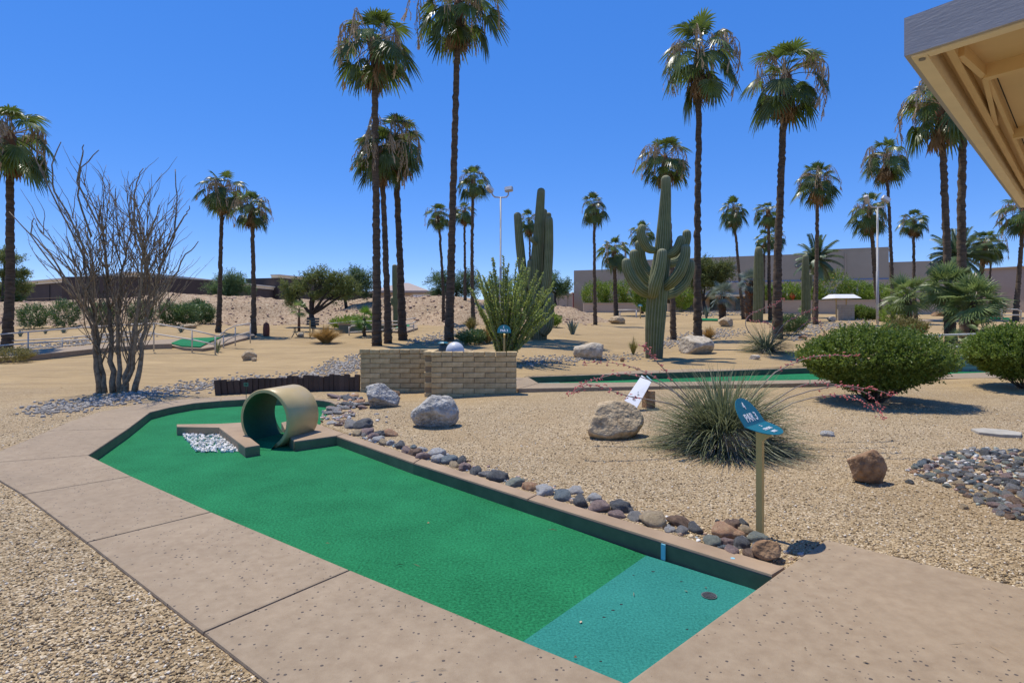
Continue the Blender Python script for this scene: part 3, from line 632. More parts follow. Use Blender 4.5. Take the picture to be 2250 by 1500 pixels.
# house with tiled hip roof
hx = at(885, 640, 112).x; hb = empty('tile_roof_house', (hx, 114, 1.5), 'small cream house with hipped tile roof beyond the bank', 'house')
mb = MB(); mb.box((0, 0, 2.2), (8.5, 8, 4.6)); mb.obj('wall', G['stucco_wall'], hb)
mb = MB(); mb.add([(-5.2, -5, 4.5), (5.2, -5, 4.5), (5.2, 5, 4.5), (-5.2, 5, 4.5), (-5.2, -5, 4.9), (5.2, -5, 4.9), (5.2, 5, 4.9), (-5.2, 5, 4.9), (-.8, 0, 6.6), (.8, 0, 6.6)],
    [(3, 2, 1, 0), (0, 1, 5, 4), (1, 2, 6, 5), (2, 3, 7, 6), (3, 0, 4, 7), (4, 5, 9, 8), (5, 6, 9), (6, 7, 8, 9), (7, 4, 8)]); mb.obj('roof', G['tileroof'], hb)
mb = MB(); mb.box((2.6, -4.05, 2.6), (.9, .1, 1.3)); wn = mb.obj('window', G['glass'], hb)
for dx_, dz_, sx_, sz_ in ((0, .72, 1.2, .14), (0, -.72, 1.2, .14), (.53, 0, .14, 1.3), (-.53, 0, .14, 1.3)):
    mb = MB(); mb.box((2.6+dx_, -4.1, 2.6+dz_), (sx_, .14, sz_)); mb.obj('frame', G['cornice'], wn)
# site sheds
def shed(px0, px1, pyt, Y, z0, m, label, name='storage_shed', gable=0, cat='shed'):
    a, b = at(px0, pyt, Y), at(px1, pyt, Y); s = empty(name, ((a.x+b.x)/2, Y+1.5, z0), label, cat); wd = b.x-a.x; h = a.z-z0
    mb = MB(); mb.box((0, 0, h/2), (wd, 3, h)); mb.obj('wall', m, s)
    mb = MB(); hw = wd/2+.12
    if gable: mb.add([(-hw, -1.6, h), (hw, -1.6, h), (hw, 1.6, h), (-hw, 1.6, h), (hw*.2, -1.6, h+gable), (hw*.2, 1.6, h+gable)], [(3, 2, 1, 0), (0, 1, 4), (2, 3, 5), (1, 2, 5, 4), (3, 0, 4, 5)])
    else: mb.box((0, 0, h+.06), (wd+.24, 3.2, .12))
    mb.obj('roof', G['stucco'] if gable else G['cornice'], s)
    for k in range(max(2, int(wd/.9))):
        x = -wd/2+(k+.5)*wd/max(2, int(wd/.9)); mb = MB(); mb.box((x, -1.52, h/2), (.05, .06, h*.98)); mb.obj('rib', G['mortar'], s)
    return s
shed(908, 950, 648, 92, 1.5, G['white'], 'low white shed beyond the bank, right of the tile roof', 'white_shed')
shed(948, 985, 640, 80, 1.5, G['stucco_wall'], 'tan ribbed storage box beside the low white shed')
shed(1195, 1258, 650, 74, 1.6, G['stucco_wall'], 'tan gabled shed right of the dark saguaro', 'gabled_shed', 1.1)
shed(1259, 1300, 644, 82, 2.0, G['red_panel'], 'dark red container beside the gabled shed', 'container')
shed(1066, 1150, 652, 78, 1.6, G['red_panel'], 'low dark red roofed shelter behind the leafy ocotillo', 'red_shelter')

# long stucco building on the right
rb = empty('stucco_building', (0, 0, 0), 'long taupe stucco building with blue line and shaded windows', 'building')
Ya, Yb = 75.6, 64.0
A = Vector((at(1360, 573, Ya).x, Ya)); B = Vector((at(1953, 551, Yb).x, Yb)); d = (B-A).normalized(); nrm = Vector((d.y, -d.x))
ztop = CAMZ+(HOR-573)*Ya/FPX
A0 = A-d*3.6; C = A+d*(B-A).length; E = B+d*7.2
z0 = 1.9; zb = CAMZ+(HOR-618)*70/FPX           # blue line height
recess = nrm*-1.6
def strip(name, a, b, za, zb_, m, off=0., dep=.25, parent=rb):
    q = nrm*off; return box_part(name, a+q, b+q, m, parent, za, zb_, dep)
strip('wall', A, B, zb, ztop, G['stucco'], 0, 6)
stp = A+d*(B-A).length*.79; strip('parapet', stp, B, ztop+.002, ztop+.42, G['stucco'], 0, 6)
strip('wall', A0-d*2.4, A-d*.01, z0, ztop-1.05, G['stucco'], 0, 6)
strip('wall', B+d*.01, E, z0, ztop-1.2, G['stucco'], -.5, 6)
strip('band', A, B, zb-.13, zb-.005, mat('blue_trim', (.16, .24, .42), .6, .08), .06, .3)
strip('wall', A, B, zb-1.55, zb-.135, G['stucco_wall'], .02, 5)
strip('eave', A, B, zb-1.80, zb-1.555, G['trim'], .5, 2.2)
strip('wall', A, B, z0, zb-1.805, G['stucco_wall'], -1.4, 3)
Lw = (B-A).length
for k in range(9):
    f0 = .07+k*.10
    if f0 > .92: break
    a = A+d*(Lw*f0); b = A+d*(Lw*(f0+.062))
    wn = strip('window', a, b, z0+.55, zb-2.0, G['glass'], -1.36, .1)
    for q in (0, .5, 1):
        p = a+(b-a)*q; mb = MB(); mb.box((p.x+nrm.x*-1.3, p.y+nrm.y*-1.3, (z0+zb-1.45)/2), (.07, .1, zb-2.55-z0), math.atan2(d.y, d.x)); mb.obj('mullion', G['mortar'], wn)
for f in (.12, .33, .58, .86):
    q = A+d*Lw*f; mb = MB(); mb.box((q.x+nrm.x*.05, q.y+nrm.y*.05, (zb+ztop)/2-.02), (.10, .10, ztop-zb-.1), math.atan2(d.y, d.x)); mb.obj('downspout', G['stucco_wall'], rb)
for f in (.22, .47, .7):
    q = A+d*Lw*f; mb = MB(); mb.box((q.x+nrm.x*.04, q.y+nrm.y*.04, zb+1.6), (.6, .08, .35), math.atan2(d.y, d.x)); mb.obj('vent', G['bin'], rb)
for f in (.035, .965):
    q = A+d*Lw*f; mb = MB(); mb.box((q.x+nrm.x*-1.33, q.y+nrm.y*-1.33, z0+1.1), (1.0, .12, 2.2), math.atan2(d.y, d.x)); mb.obj('door', G['bin'], rb)
# lone light fitting by the windows
q = A+d*Lw*.43; mb = MB(); mb.box((q.x+nrm.x*-1.25, q.y+nrm.y*-1.25, zb-2.5), (.3, .25, .3)); mb.obj('wall_light', G['bench'], rb)
# pinkish wall of the next wing, far right
pw = empty('far_wing', (0, 0, 0), 'pinkish windowless building wing at the far right', 'building')
P0 = Vector((at(2158, 592, 70).x, 70)); P1 = Vector((at(2330, 588, 64).x, 64)); P2 = Vector((at(2120, 600, 82).x, 82))
zp = CAMZ+(HOR-592)*70/FPX
box_part('wall', P0, P1, G['stucco_pink'], pw, 1.9, zp, 8); box_part('side_wall', P2, P0, G['cornice'], pw, 1.9, zp-.02, .4)
d2 = (P1-P0).normalized(); mb = MB(); mb.beam((P0.x, P0.y-.05, zp+.06), (P1.x, P1.y-.05, zp+.06), .5, .12); mb.obj('coping', G['stucco'], pw)
# garden walls in front of it
def gwall(pts, label, seed=0):
    gw = empty('garden_wall', (0, 0, 0), label, 'wall')
    for (pa, ya, ta, ba), (pb, yb, tb_, bb) in zip(pts[:-1], pts[1:]):
        a, b = at(pa, ta, ya), at(pb, tb_, yb); mb = MB(); n = Vector((0, .25, 0)); za, zb2 = at(pa, ba, ya).z-.4, at(pb, bb, yb).z-.4
        mb.add([(a.x, a.y, za), (b.x, b.y, zb2), b, a, (a.x, a.y+.25, za), (b.x, b.y+.25, zb2), b+n, a+n], [(0, 1, 2, 3), (5, 4, 7, 6), (3, 2, 6, 7), (1, 5, 6, 2), (4, 0, 3, 7)])
        mb.obj('panel', G['stucco_wall'], gw)
        mb = MB(); mb.beam(a+Vector((0, .12, .04)), b+Vector((0, .12, .04)), .34, .08); mb.obj('coping', G['stucco_wall'], gw)
    return gw
gwall([(1282, 62, 667, 688), (1350, 60, 667, 690), (1425, 59, 667, 689)], 'low curved stucco garden wall left of the big saguaro')
gwall([(1468, 60, 668, 686), (1500, 60, 668, 686)], 'short stub of stucco garden wall right of the big saguaro')
gwall([(1668, 57, 662, 683), (1760, 56, 661, 683), (1900, 55, 660, 682), (2085, 54, 660, 682)], 'long stucco garden wall behind the yellow flowering shrubs')

# ------------------------------------------------------------------ roof canopy over the tee, top right
rc = empty('roof_canopy', (1.62, 2.4, 2.70), 'tan underside corner of a roof canopy with grey metal fascia', 'canopy')
C0 = Vector((1.62, 2.4, 2.70)); C1 = at(2243, 455, 5.72); C1.z = 2.70
e1 = (C1-C0).normalized(); e2 = Vector((.583, -.812, 0)); L1 = (C1-C0).length; L2 = 4.2
def Q(a, b, z): return e1*a+e2*b+Vector((0, 0, z))
def bar2(name, a, b, w_, h, m, zc):
    mb = MB(); mb.beam(a+Vector((0, 0, zc)), b+Vector((0, 0, zc)), w_, h); return mb.obj(name, m, rc)
fz = .155
# fascia: thin grey boards outside the edge beams
bar2('fascia', Q(-.012, -.02, 0), Q(-.012, L2, 0), .02, fz, G['fascia'], fz/2+.004)
bar2('fascia', Q(L1+.012, -.02, 0), Q(L1+.012, L2, 0), .02, fz, G['fascia'], fz/2+.004)
bar2('fascia', Q(0, -.012, 0), Q(L1, -.012, 0), .02, fz-.002, G['fascia'], fz/2+.005)
# edge channels: pale bottom lip, then stepped back webs
bar2('edge_beam', Q(0, .026, 0), Q(L1, .026, 0), .052, .10, G['trim'], .048)
bar2('edge_beam', Q(.028, .054, 0), Q(.028, L2, 0), .05, .10, G['trim'], .049)
bar2('edge_beam', Q(L1-.028, .054, 0), Q(L1-.028, L2, 0), .05, .10, G['trim'], .049)
mb = MB(); P = [Q(-.01, -.01, 0), Q(L1+.01, -.01, 0), Q(L1+.01, L2, 0), Q(-.01, L2, 0)]
mb.add([p+Vector((0, 0, .102)) for p in P]+[p+Vector((0, 0, .14)) for p in P], [(3, 2, 1, 0), (4, 5, 6, 7), (0, 1, 5, 4), (1, 2, 6, 5), (2, 3, 7, 6), (3, 0, 4, 7)]); mb.obj('deck', G['soffit'], rc)
bar2('purlin', Q(.056, .105, 0), Q(L1-.056, .09, 0), .028, .055, G['soffit'], .074)
bar2('purlin', Q(.66, .17, 0), Q(L1-.056, .15, 0), .02, .04, G['soffit'], .082)
bar2('purlin', Q(.30, .125, 0), Q(.66, .165, 0), .026, .05, G['soffit'], .077)
bar2('rafter', Q(.66, .17, 0), Q(.66, L2, 0), .05, .06, G['soffit'], .072)
for a in (1.95, 3.2): bar2('rafter', Q(a, .17, 0), Q(a, L2, 0), .05, .06, G['soffit'], .072)
bar2('rafter', Q(.10, .06, 0), Q(.10, L2, 0), .028, .05, G['soffit'], .077)
bar2('brace', Q(.69, .165, 0), Q(1.6, .115, 0), .022, .045, G['soffit'], .079)
for b_ in (.135, .155): bar2('panel_gap', Q(.70, b_+.04, 0), Q(L1-.2, b_+.02, 0), .004, .004, G['dark'], .0995)
mb = MB(); p = Q(.045, .03, 0); mb.tube([p+Vector((0, 0, -.008)), p+Vector((0, 0, 0))], .012, 14); mb.obj('bolt', G['steel'], rc)
for a, b in ((L1-.3, 3.4), (.6, 3.4)):
    p = Q(a, b, 0); mb = MB(); mb.tube([p+Vector((0, 0, .06)), p+Vector((0, 0, -2.62))], .06, 12); mb.obj('post', G['trim'], rc)

# ------------------------------------------------------------------ signs
def par_sign(px, py, Y, H, label, num, rz, sc=1., lower=None):
    g = GP(px, py) if Y is None else Vector((at(px, py, Y).x, Y, 0)); g.z = gz(g.x, g.y)
    s = empty('hole_sign', g, label, 'sign', rz=rz)
    mb = MB(); mb.box((0, 0, H/2-.065), (.042*sc, .042*sc, H+.07)); mb.obj('post', G['sign_post'], s)
    mb = MB(); mb.add([(-.0215, -.10, H-.036), (.0215, -.10, H-.036), (.0215, .021, H-.008), (-.0215, .021, H-.008), (-.0215, -.0215, H-.10), (.0215, -.0215, H-.10), (.021, .021, H-.08), (-.021, .021, H-.08)], [(0, 1, 2, 3), (7, 6, 5, 4), (4, 5, 1, 0), (5, 6, 2, 1), (6, 7, 3, 2), (7, 4, 0, 3)]); mb.obj('gusset', G['sign_post'], s)
    def plate(name, half=.175, hgt=.215, th=.005):
        n = 22; out = [(-half, 0)]+[(half*math.sin(math.pi*(k/n-.5)), hgt*math.cos(math.pi*(k/n-.5))**.75) for k in range(1, n)]+[(half, 0)]
        out = ccw(out[::1]); mb = MB(); m_ = len(out)
        mb.add([(x, y, -th) for x, y in out]+[(x, y, 0) for x, y in out], [tuple(range(m_))[::-1], tuple(range(m_, 2*m_))]+[(i, (i+1) % m_, (i+1) % m_+m_, i+m_) for i in range(m_)])
        return mb.obj(name, G['sign_teal'], s)
    up = plate('upright_plate'); up.location = (0, .03, H+.006); up.rotation_euler = (R(90-34), 0, 0)
    put('number', text_mesh(num, .075, G['sign_white'], sx=.8), up, (-.01, .148, .0022))
    put('par_lettering', text_mesh('PAR 3', .085, G['sign_white'], sx=.92), up, (0, .058, .0022))
    if lower:
        lo_ = plate('lower_plate', .175, .18); lo_.location = (0, .03, H+.006); lo_.rotation_euler = (R(-166), 0, 0)
        lo_.scale = (1, 1, 1)
        for t, y, z in ((lower[0], .035, .034), (lower[1], .085, .036), (lower[2], .132, .036)):
            o = put('lettering', text_mesh(t, z, G['sign_white'], sx=.95), lo_, (0, y, -.0072), (math.pi, 0, 0))
    return s
par_sign(1670, 1178, None, .775, 'teal hole sign on ochre post by the tee, reading 4 PAR 3', '4', R(46), lower=('5', 'STROKE', 'MAX'))
par_sign(1108, 780, 12.9, 1.02, 'small teal hole sign over the right end of the brick wall', '5', R(4)).scale = (.86, .86, .98)
# cup marker: thin rod with a small green plate
c = Vector(W(541, 893, 0)); cm = empty('cup_marker', (c.x, c.y, 0), 'thin rod with a small green number plate behind the pipe tunnel', 'marker')
zt_ = at(541, 842, c.y).z
mb = MB(); mb.tube([(0, 0, -.02), (0, 0, zt_)], .006, 6); mb.obj('rod', G['kerb_paint'], cm)
mb = MB(); mb.box((0, -.008, zt_-.02), (.085, .006, .065)); mb.obj('plate', mat('pale_green_plate', (.13, .22, .13), .5, .05), cm)
put('lettering', text_mesh('I4I', .045, G['dark'], sx=1.1), cm, (0, -.0125, zt_-.02), (R(90), 0, 0))
# white printed plaque leaning behind the tan boulder
pl = empty('plaque', (0, 0, 0), 'white printed plaque leaning behind the tan boulder', 'plaque')
bl2, br2, tr2, tl2 = at(1372, 879, 9.35), at(1399, 896, 9.2), at(1431, 839, 9.44), at(1410, 824, 9.58)
nn = (br2-bl2).cross(tl2-bl2).normalized(); nn = nn if nn.y < 0 else -nn
mb = MB(); q = -nn*.012; mb.add([bl2, br2, tr2, tl2, bl2+q, br2+q, tr2+q, tl2+q], [(0, 1, 2, 3), (7, 6, 5, 4), (0, 4, 5, 1), (1, 5, 6, 2), (2, 6, 7, 3), (3, 7, 4, 0)]); mb.obj('panel', G['white'], pl)
gm_ = mat('grey_print', (.25, .24, .25), .6, .15); rr = random.Random(4)
for u, v in ((.55, .68), (.45, .48), (.62, .40), (.38, .22), (.55, .17), (.6, .88)):
    mb = MB(); c = bl2+(br2-bl2)*u+(tl2-bl2)*v+nn*.002; ex = (br2-bl2).normalized(); ey = (tl2-bl2).normalized()
    for k in range(5):
        a = rr.uniform(0, 6.28); ln = rr.uniform(.022, .042); dv = ex*math.cos(a)+ey*math.sin(a); pv = ex*-math.sin(a)+ey*math.cos(a)
        mb.add([c+nn*k*.0003, c+dv*ln*.5+pv*.009+nn*k*.0003, c+dv*ln+nn*k*.0003, c+dv*ln*.5-pv*.009+nn*k*.0003], [(0, 1, 2, 3)])
    mb.obj('print', gm_, pl)
mb = MB(); mb.beam(at(1421, 827, 9.55)+nn*.006, at(1433, 838, 9.46)+nn*.006, .012, .03, nn); mb.obj('top_clip', G['blue_tape'], pl)
a = at(1426, 868, 9.5); a.z = gz(a.x, 9.5); mb = MB(); mb.box((a.x, 9.53, a.z+.12), (.16, .14, .3), .3); mb.beam(at(1421, 850, 9.5), (a.x, 9.55, a.z+.1), .03, .03); mb.obj('stand', G['rk_brown'], pl)

# ------------------------------------------------------------------ light poles
def light_pole(px, pyb, pyt, Y, label, turn=0):
    g = at(px, pyb, Y); g.z = gz(g.x, Y); H = at(px, pyt, Y).z-g.z; k = Y/FPX
    p = empty('light_pole', g, label, 'light pole')
    mb = MB(); mb.tube([(0, 0, -.2), (0, 0, H*.45), (0, 0, H*.45+.01), (0, 0, H)], [2.9*k, 2.7*k, 2.1*k, 1.9*k], 12); mb.obj('mast', G['galv'], p, True)
    mb = MB(); mb.tube([(-20*k, 0, H+12*k), (-18*k, 0, H+5*k), (-13*k, 0, H), (0, 0, H-1*k), (13*k, 0, H), (17*k, 0, H+5*k), (17*k, 0, H+12*k)], 1.6*k, 8); mb.obj('crossarm', G['galv'], p, True)
    for sx, ry, rz in ((-1, .55+turn, .7), (1, -.1+turn*2, -.25)):
        o = put('floodlight', cbox_mesh('floodlight', (18*k, 9*k, 11*k), 1.6*k, G['galv']), p, ((-24 if sx < 0 else 18)*k, 0, H+17*k), (R(-18), ry, rz))
        mb = MB(); mb.box((0, -4.7*k, .6*k), (15*k, .6*k, 8*k)); mb.obj('lens', G['lamp_glass'], o)
light_pole(1100, 712, 433, 33, 'grey twin floodlight pole left of the dark saguaro')
light_pole(1928, 706, 455, 36, 'grey twin floodlight pole by the grey kiosk wall', .35)
# ------------------------------------------------------------------ stones
def stone_mesh(seed, flat=.55, mat_=None, sub=3, ang=.42):
    rr = random.Random(seed); bm = bmesh.new(); bmesh.ops.create_icosphere(bm, subdivisions=sub, radius=1)
    off = Vector((rr.uniform(0, 50), rr.uniform(0, 50), rr.uniform(0, 50)))
    cuts = [(Vector((rr.gauss(0, 1), rr.gauss(0, 1), rr.gauss(0, 1))).normalized(), rr.uniform(.72, .95)) for _ in range(5)]
    for v in bm.verts:
        d = v.co.normalized(); r = 1+ang*mnoise.noise(d*1.15+off)+.16*mnoise.noise(d*2.6+off)+.05*mnoise.noise(d*6+off)
        for n_, h_ in cuts:
            c_ = d.dot(n_)
            if c_ > 0: r = min(r, h_/c_*1.0)
        v.co = Vector((d.x*r*1.0, d.y*r*rr.uniform(.74, .76), d.z*r*flat))
    me = bpy.data.meshes.new('stone'); bm.to_mesh(me); bm.free()
    for p in me.polygons: p.use_smooth = True
    if mat_: me.materials.append(mat_)
    return me
def boulder_mesh(seed, size, m, planes=11, sub=5, rough=.05, flatb=.0, smooth=.25):
    """a faceted rock: an ellipsoid cut by random planes, worn and roughened"""
    rr = random.Random(seed); bm = bmesh.new(); bmesh.ops.create_icosphere(bm, subdivisions=sub, radius=1)
    pl = []
    for i in range(planes):
        n = Vector((rr.gauss(0, 1), rr.gauss(0, 1), rr.gauss(0, 1)*.8)).normalized(); pl.append((n, rr.uniform(.56, .84)))
    off = Vector((rr.uniform(0, 50), rr.uniform(0, 50), rr.uniform(0, 50)))
    for v in bm.verts:
        d = v.co.normalized(); r = 1.
        for n, h in pl:
            c = d.dot(n)
            if c > 0: r = min(r, h/c)
        r *= 1+rough*mnoise.fractal(d*2.2+off, 1.0, 2.0, 5)+rough*.35*mnoise.fractal(d*9+off, 1., 2., 3)
        v.co = Vector((d.x*r*size[0], d.y*r*size[1], d.z*r*size[2]))
    me = bpy.data.meshes.new('boulder'); bm.to_mesh(me); bm.free(); me.materials.append(m)
    for p in me.polygons: p.use_smooth = True
    return me
def boulder(px, pyb, wpx, hpx, m, label, seed, planes=11, dep=.8, sink=.2, rz=0, rough=.05, name='boulder', tilt=0, Y=None):
    g = GP(px, pyb) if Y is None else Vector((at(px, pyb, Y).x, Y, gz(at(px, pyb, Y).x, Y))); k = g.y/FPX
    sz = (wpx*k/2, wpx*k/2*dep, hpx*k/2*(1+sink))
    o = put(name, boulder_mesh(seed, sz, G[m], planes, rough=rough), None, (g.x, g.y+sz[1]*.7, g.z+hpx*k/2*(1-sink)), (0, tilt, rz))
    return tag(o, label, 'rock' if name != 'boulder' else 'boulder')
boulder(952, 941, 108, 74, 'rk_grey', 'domed bluish grey boulder in gravel before the brick wall', 21, 6, .8, .25, rough=.07)
boulder(830, 897, 92, 52, 'rk_grey', 'cracked grey boulder at the left foot of the brick wall', 12, 9, .8, .2, rz=.4, rough=.07)
boulder(861, 876, 34, 22, 'rk_brown', 'small brown rock tucked behind the cracked grey boulder', 31, 9)
boulder(1351, 966, 150, 80, 'rk_tan', 'large tan boulder in front of the white plaque', 44, 9, .85, .15, rz=.5, rough=.045)
boulder(1632, 1003, 74, 56, 'rk_tan', 'tan rock half under the red yucca leaves', 52, 8)
boulder(1912, 1064, 104, 78, 'rk_brown', 'rust brown split boulder beside the river stone bed', 63, 9, .6, .15, rz=.2, tilt=R(24), rough=.06)
boulder(1302, 790, 84, 42, 'rk_white', 'pale boulder left of the big saguaro', 71, 9, .8, .2, rz=.3)
boulder(1028, 772, 70, 42, 'rk_tan', 'slanted brown rock behind the globe light', 82, 7, .7, .2, tilt=R(18), Y=15)
boulder(1535, 778, 82, 42, 'rk_white', 'pale boulder at the foot of the tall palm right of the saguaro', 91, 8)
boulder(1357, 712, 42, 20, 'rk_tan', 'flat tan boulder between two distant palms left of the saguaro', 101, 9)
boulder(1597, 718, 36, 25, 'rk_tan', 'tan boulder beside the silver palm with short trunk', 111, 9)
boulder(539, 793, 40, 22, 'rk_tan', 'blocky tan rock on the gravel slope behind the stakes', 121, 6, .8)
boulder(557, 794, 13, 9, 'rk_tan', 'little rock beside the blocky tan rock', 122, 6)
boulder(1368, 783+12, 10, 10, 'rk_brown', 'small dark rock near the pale boulder', 123, 6)
boulder(1660, 790, 26, 12, 'rk_white', 'small pale stone beside the distant red yucca', 131, 8)
boulder(1768, 745, 22, 10, 'rk_brown', 'small rust rock left of the round bush', 132, 8)
boulder(2085, 694, 56, 10, 'rk_brown', 'long low brown rock on the far gravel', 133, 8)
boulder(1830, 706, 20, 12, 'rk_white', 'pale rock at the corner of the grey kiosk wall', 134, 8)
boulder(1922, 699, 26, 10, 'rk_tan', 'tan rock at the foot of the right floodlight pole', 135, 8)
boulder(1720, 703, 18, 11, 'rk_tan', 'small tan rock behind the leaning palm', 136, 8)
boulder(2205, 681, 34, 14, 'rk_tan', 'tan rock by the far right rail', 137, 8)
boulder(720, 834, 36, 18, 'rk_tan', 'tan rock peeping over the timber stakes', 138, 8, Y=12.6)
boulder(660, 740, 16, 10, 'rk_white', 'little white rock before the golden grass', 139, 8)
boulder(410, 722, 40, 10, 'rk_tan', 'flat tan rock below the bank behind the rail', 140, 7)
# flagstone
g = GP(2192, 954); P = [(-.29, -.02), (-.2, .12), (.02, .15), (.24, .08), (.29, -.03), (.12, -.13), (-.1, -.11)]
tag(put('flagstone', slab_mesh('flagstone', ccw([(x*.92, y*1.7) for x, y in P]), -.05, .035, .008, G['rk_slab']), None, (g.x, g.y, g.z)), 'flat pale flagstone lying behind the river stone bed', 'flagstone')
# river stones
SM = {}
def stone(px, py, wpx, kind, label, group=None, hf=.6, seed=0, rz=None, z=None, Y=None, xy=None):
    rr = random.Random(seed*7919+3)
    if xy: g = Vector((xy[0], xy[1], gz(*xy)))
    else: g = GP(px, py) if z is None else Vector((*W(px, py, z), z))
    r = wpx*g.y/FPX/2; v = (kind, seed % 5)
    if v not in SM: SM[v] = stone_mesh(hash(kind) % 1000 if False else sum(map(ord, kind))+seed % 5*17, .62, G['st_'+kind])
    o = put('river_stone', SM[v], None, (g.x, g.y, g.z+r*.17), (rr.uniform(-.3, .3), rr.uniform(-.3, .3), rr.uniform(0, 6.28) if rz is None else rz), (r*1.05, r*rr.uniform(.9, 1.15), r*rr.uniform(.85, 1.15)))
    return tag(o, label, 'stone', group)
ORD = ['first', 'second', 'third', 'fourth', 'fifth', 'sixth', 'seventh', 'eighth', 'ninth', 'tenth']
TENS = {10: 'ten', 11: 'eleven', 12: 'twelve', 13: 'thirteen', 14: 'fourteen', 15: 'fifteen', 16: 'sixteen', 17: 'seventeen', 18: 'eighteen', 19: 'nineteen'}
ORD += ['eleventh', 'twelfth', 'thirteenth', 'fourteenth', 'fifteenth', 'sixteenth', 'seventeenth', 'eighteenth', 'nineteenth', 'twentieth']
def ordn(i): return ORD[i] if i < 20 else (('twenty ' if i < 29 else 'thirty ')+ORD[(i-20) % 10] if i not in (29, 39) and i < 39 else {29: 'thirtieth', 39: 'fortieth'}.get(i, 'forty '+ORD[(i-40) % 10]))
# the row lying against the kerb, photograph left to right
ROW = [(771, 938, 34, 'grey'), (799, 938, 42, 'dark grey'), (786, 955, 30, 'tan'), (799, 957, 14, 'grey'), (806, 953, 34, 'mauve'), (820, 964, 26, 'mauve'), (838, 957, 30, 'dark grey'), (832, 970, 32, 'pale'), (858, 957, 32, 'orange'), (843, 976, 24, 'tan'), (858, 977, 24, 'pale'),
       (871, 981, 18, 'bluish'), (880, 983, 32, 'dark grey'), (893, 994, 28, 'mauve'), (908, 984, 18, 'bluish'), (911, 1000, 32, 'brown'), (928, 992, 26, 'pale'), (930, 1008, 32, 'mauve'), (958, 1000, 40, 'pale'), (966, 1014, 36, 'pale'), (986, 1016, 38, 'bluish'), (998, 1025, 28, 'tan'), (1013, 1015, 28, 'dark grey'),
       (1020, 1030, 34, 'mauve'), (1046, 1040, 34, 'dark grey'), (1068, 1045, 26, 'grey'), (1096, 1053, 48, 'dark grey'), (1132, 1066, 44, 'greenish'), (1166, 1075, 38, 'orange'), (1198, 1085, 44, 'pale'), (1237, 1095, 44, 'bluish'), (1264, 1082, 34, 'pale'), (1276, 1108, 44, 'dark grey'), (1305, 1099, 34, 'pale'), (1315, 1120, 50, 'mauve'),
       (1364, 1121, 52, 'dark grey'), (1357, 1136, 32, 'mauve'), (1397, 1140, 42, 'grey'), (1438, 1150, 64, 'tan'), (1494, 1155, 48, 'brown'), (1471, 1168, 24, 'pale'), (1497, 1172, 30, 'grey'), (1528, 1168, 38, 'dark grey')]
for i, (px, py, wd, kd) in enumerate(ROW):
    stone(px, py, wd*1.08, kd, f'{kd} river stone, {ordn(i)} from the pipe in the row along the kerb', 'river stones in a row along the kerb', seed=i+1)
rr = random.Random(91); sm_ = []
for i in range(150):
    f = rr.random(); e = rr.random()**1.6; p = kout[0]+(kout[3]-kout[0])*f; nv = Vector((kout[3].y-kout[0].y, -(kout[3].x-kout[0].x))).normalized(); nv = nv if nv.y > 0 else -nv; p = p+nv*(.03+.28*e); sm_.append((rr.uniform(.012, .034), Vector((p.x, p.y, gz(p.x, p.y)-.004)), rr.choices(['dark grey', 'grey', 'pale', 'mauve', 'tan', 'bluish', 'brown'], [2, 4, 2, 2, 4, 1, 2])[0]))
kinds = ['dark grey', 'grey', 'pale', 'mauve', 'orange', 'tan', 'bluish', 'brown', 'greenish']
KERB_PEBBLES = sm_
HEAP = [(1598, 1178, 64, 'orange', 'long orange river stone, largest of the heap by the sign post'), (1640, 1172, 40, 'tan', 'yellowish river stone at the foot of the sign post'), (1607, 1160, 40, 'brown', 'brown banded river stone at the back of the sign post heap'), (1634, 1151, 24, 'dark grey', 'small dark river stone rearmost in the sign post heap'),
        (1597, 1194, 34, 'mauve', 'round mauve river stone below the long orange stone'), (1632, 1187, 22, 'pale', 'small pale river stone between orange stone and sign post'), (1628, 1201, 42, 'dark grey', 'dark oblong river stone in the middle of the sign post heap'), (1664, 1190, 44, 'greenish', 'grey green river stone right at the foot of the post'),
        (1668, 1210, 40, 'grey', 'light grey river stone beside the brown corner rock'), (1608, 1216, 36, 'mauve', 'mauve river stone against the kerb in the sign post heap'), (1648, 1222, 34, 'brown', 'purplish river stone next to the brown corner rock'), (1566, 1196, 40, 'greenish', 'greenish river stone half buried left of the sign post heap'),
        (1588, 1204, 20, 'bluish', 'small bluish river stone in the sign post heap'), (1576, 1146, 12, 'dark grey', 'tiny dark pebble left behind the sign post heap'), (1638, 1162, 18, 'bluish', 'small blue grey stone behind the yellowish stone')]
for i, (px, py, wd, kd, lb) in enumerate(HEAP): stone(px, py, wd*1.05, kd, lb, 'river stones heaped by the sign post', seed=40+i, rz=.1 if i == 0 else None)
boulder(1698, 1238, 76, 44, 'rk_brown', 'brown and white rock wedged in the kerb corner', 151, 8, .7, .1, rough=.04)
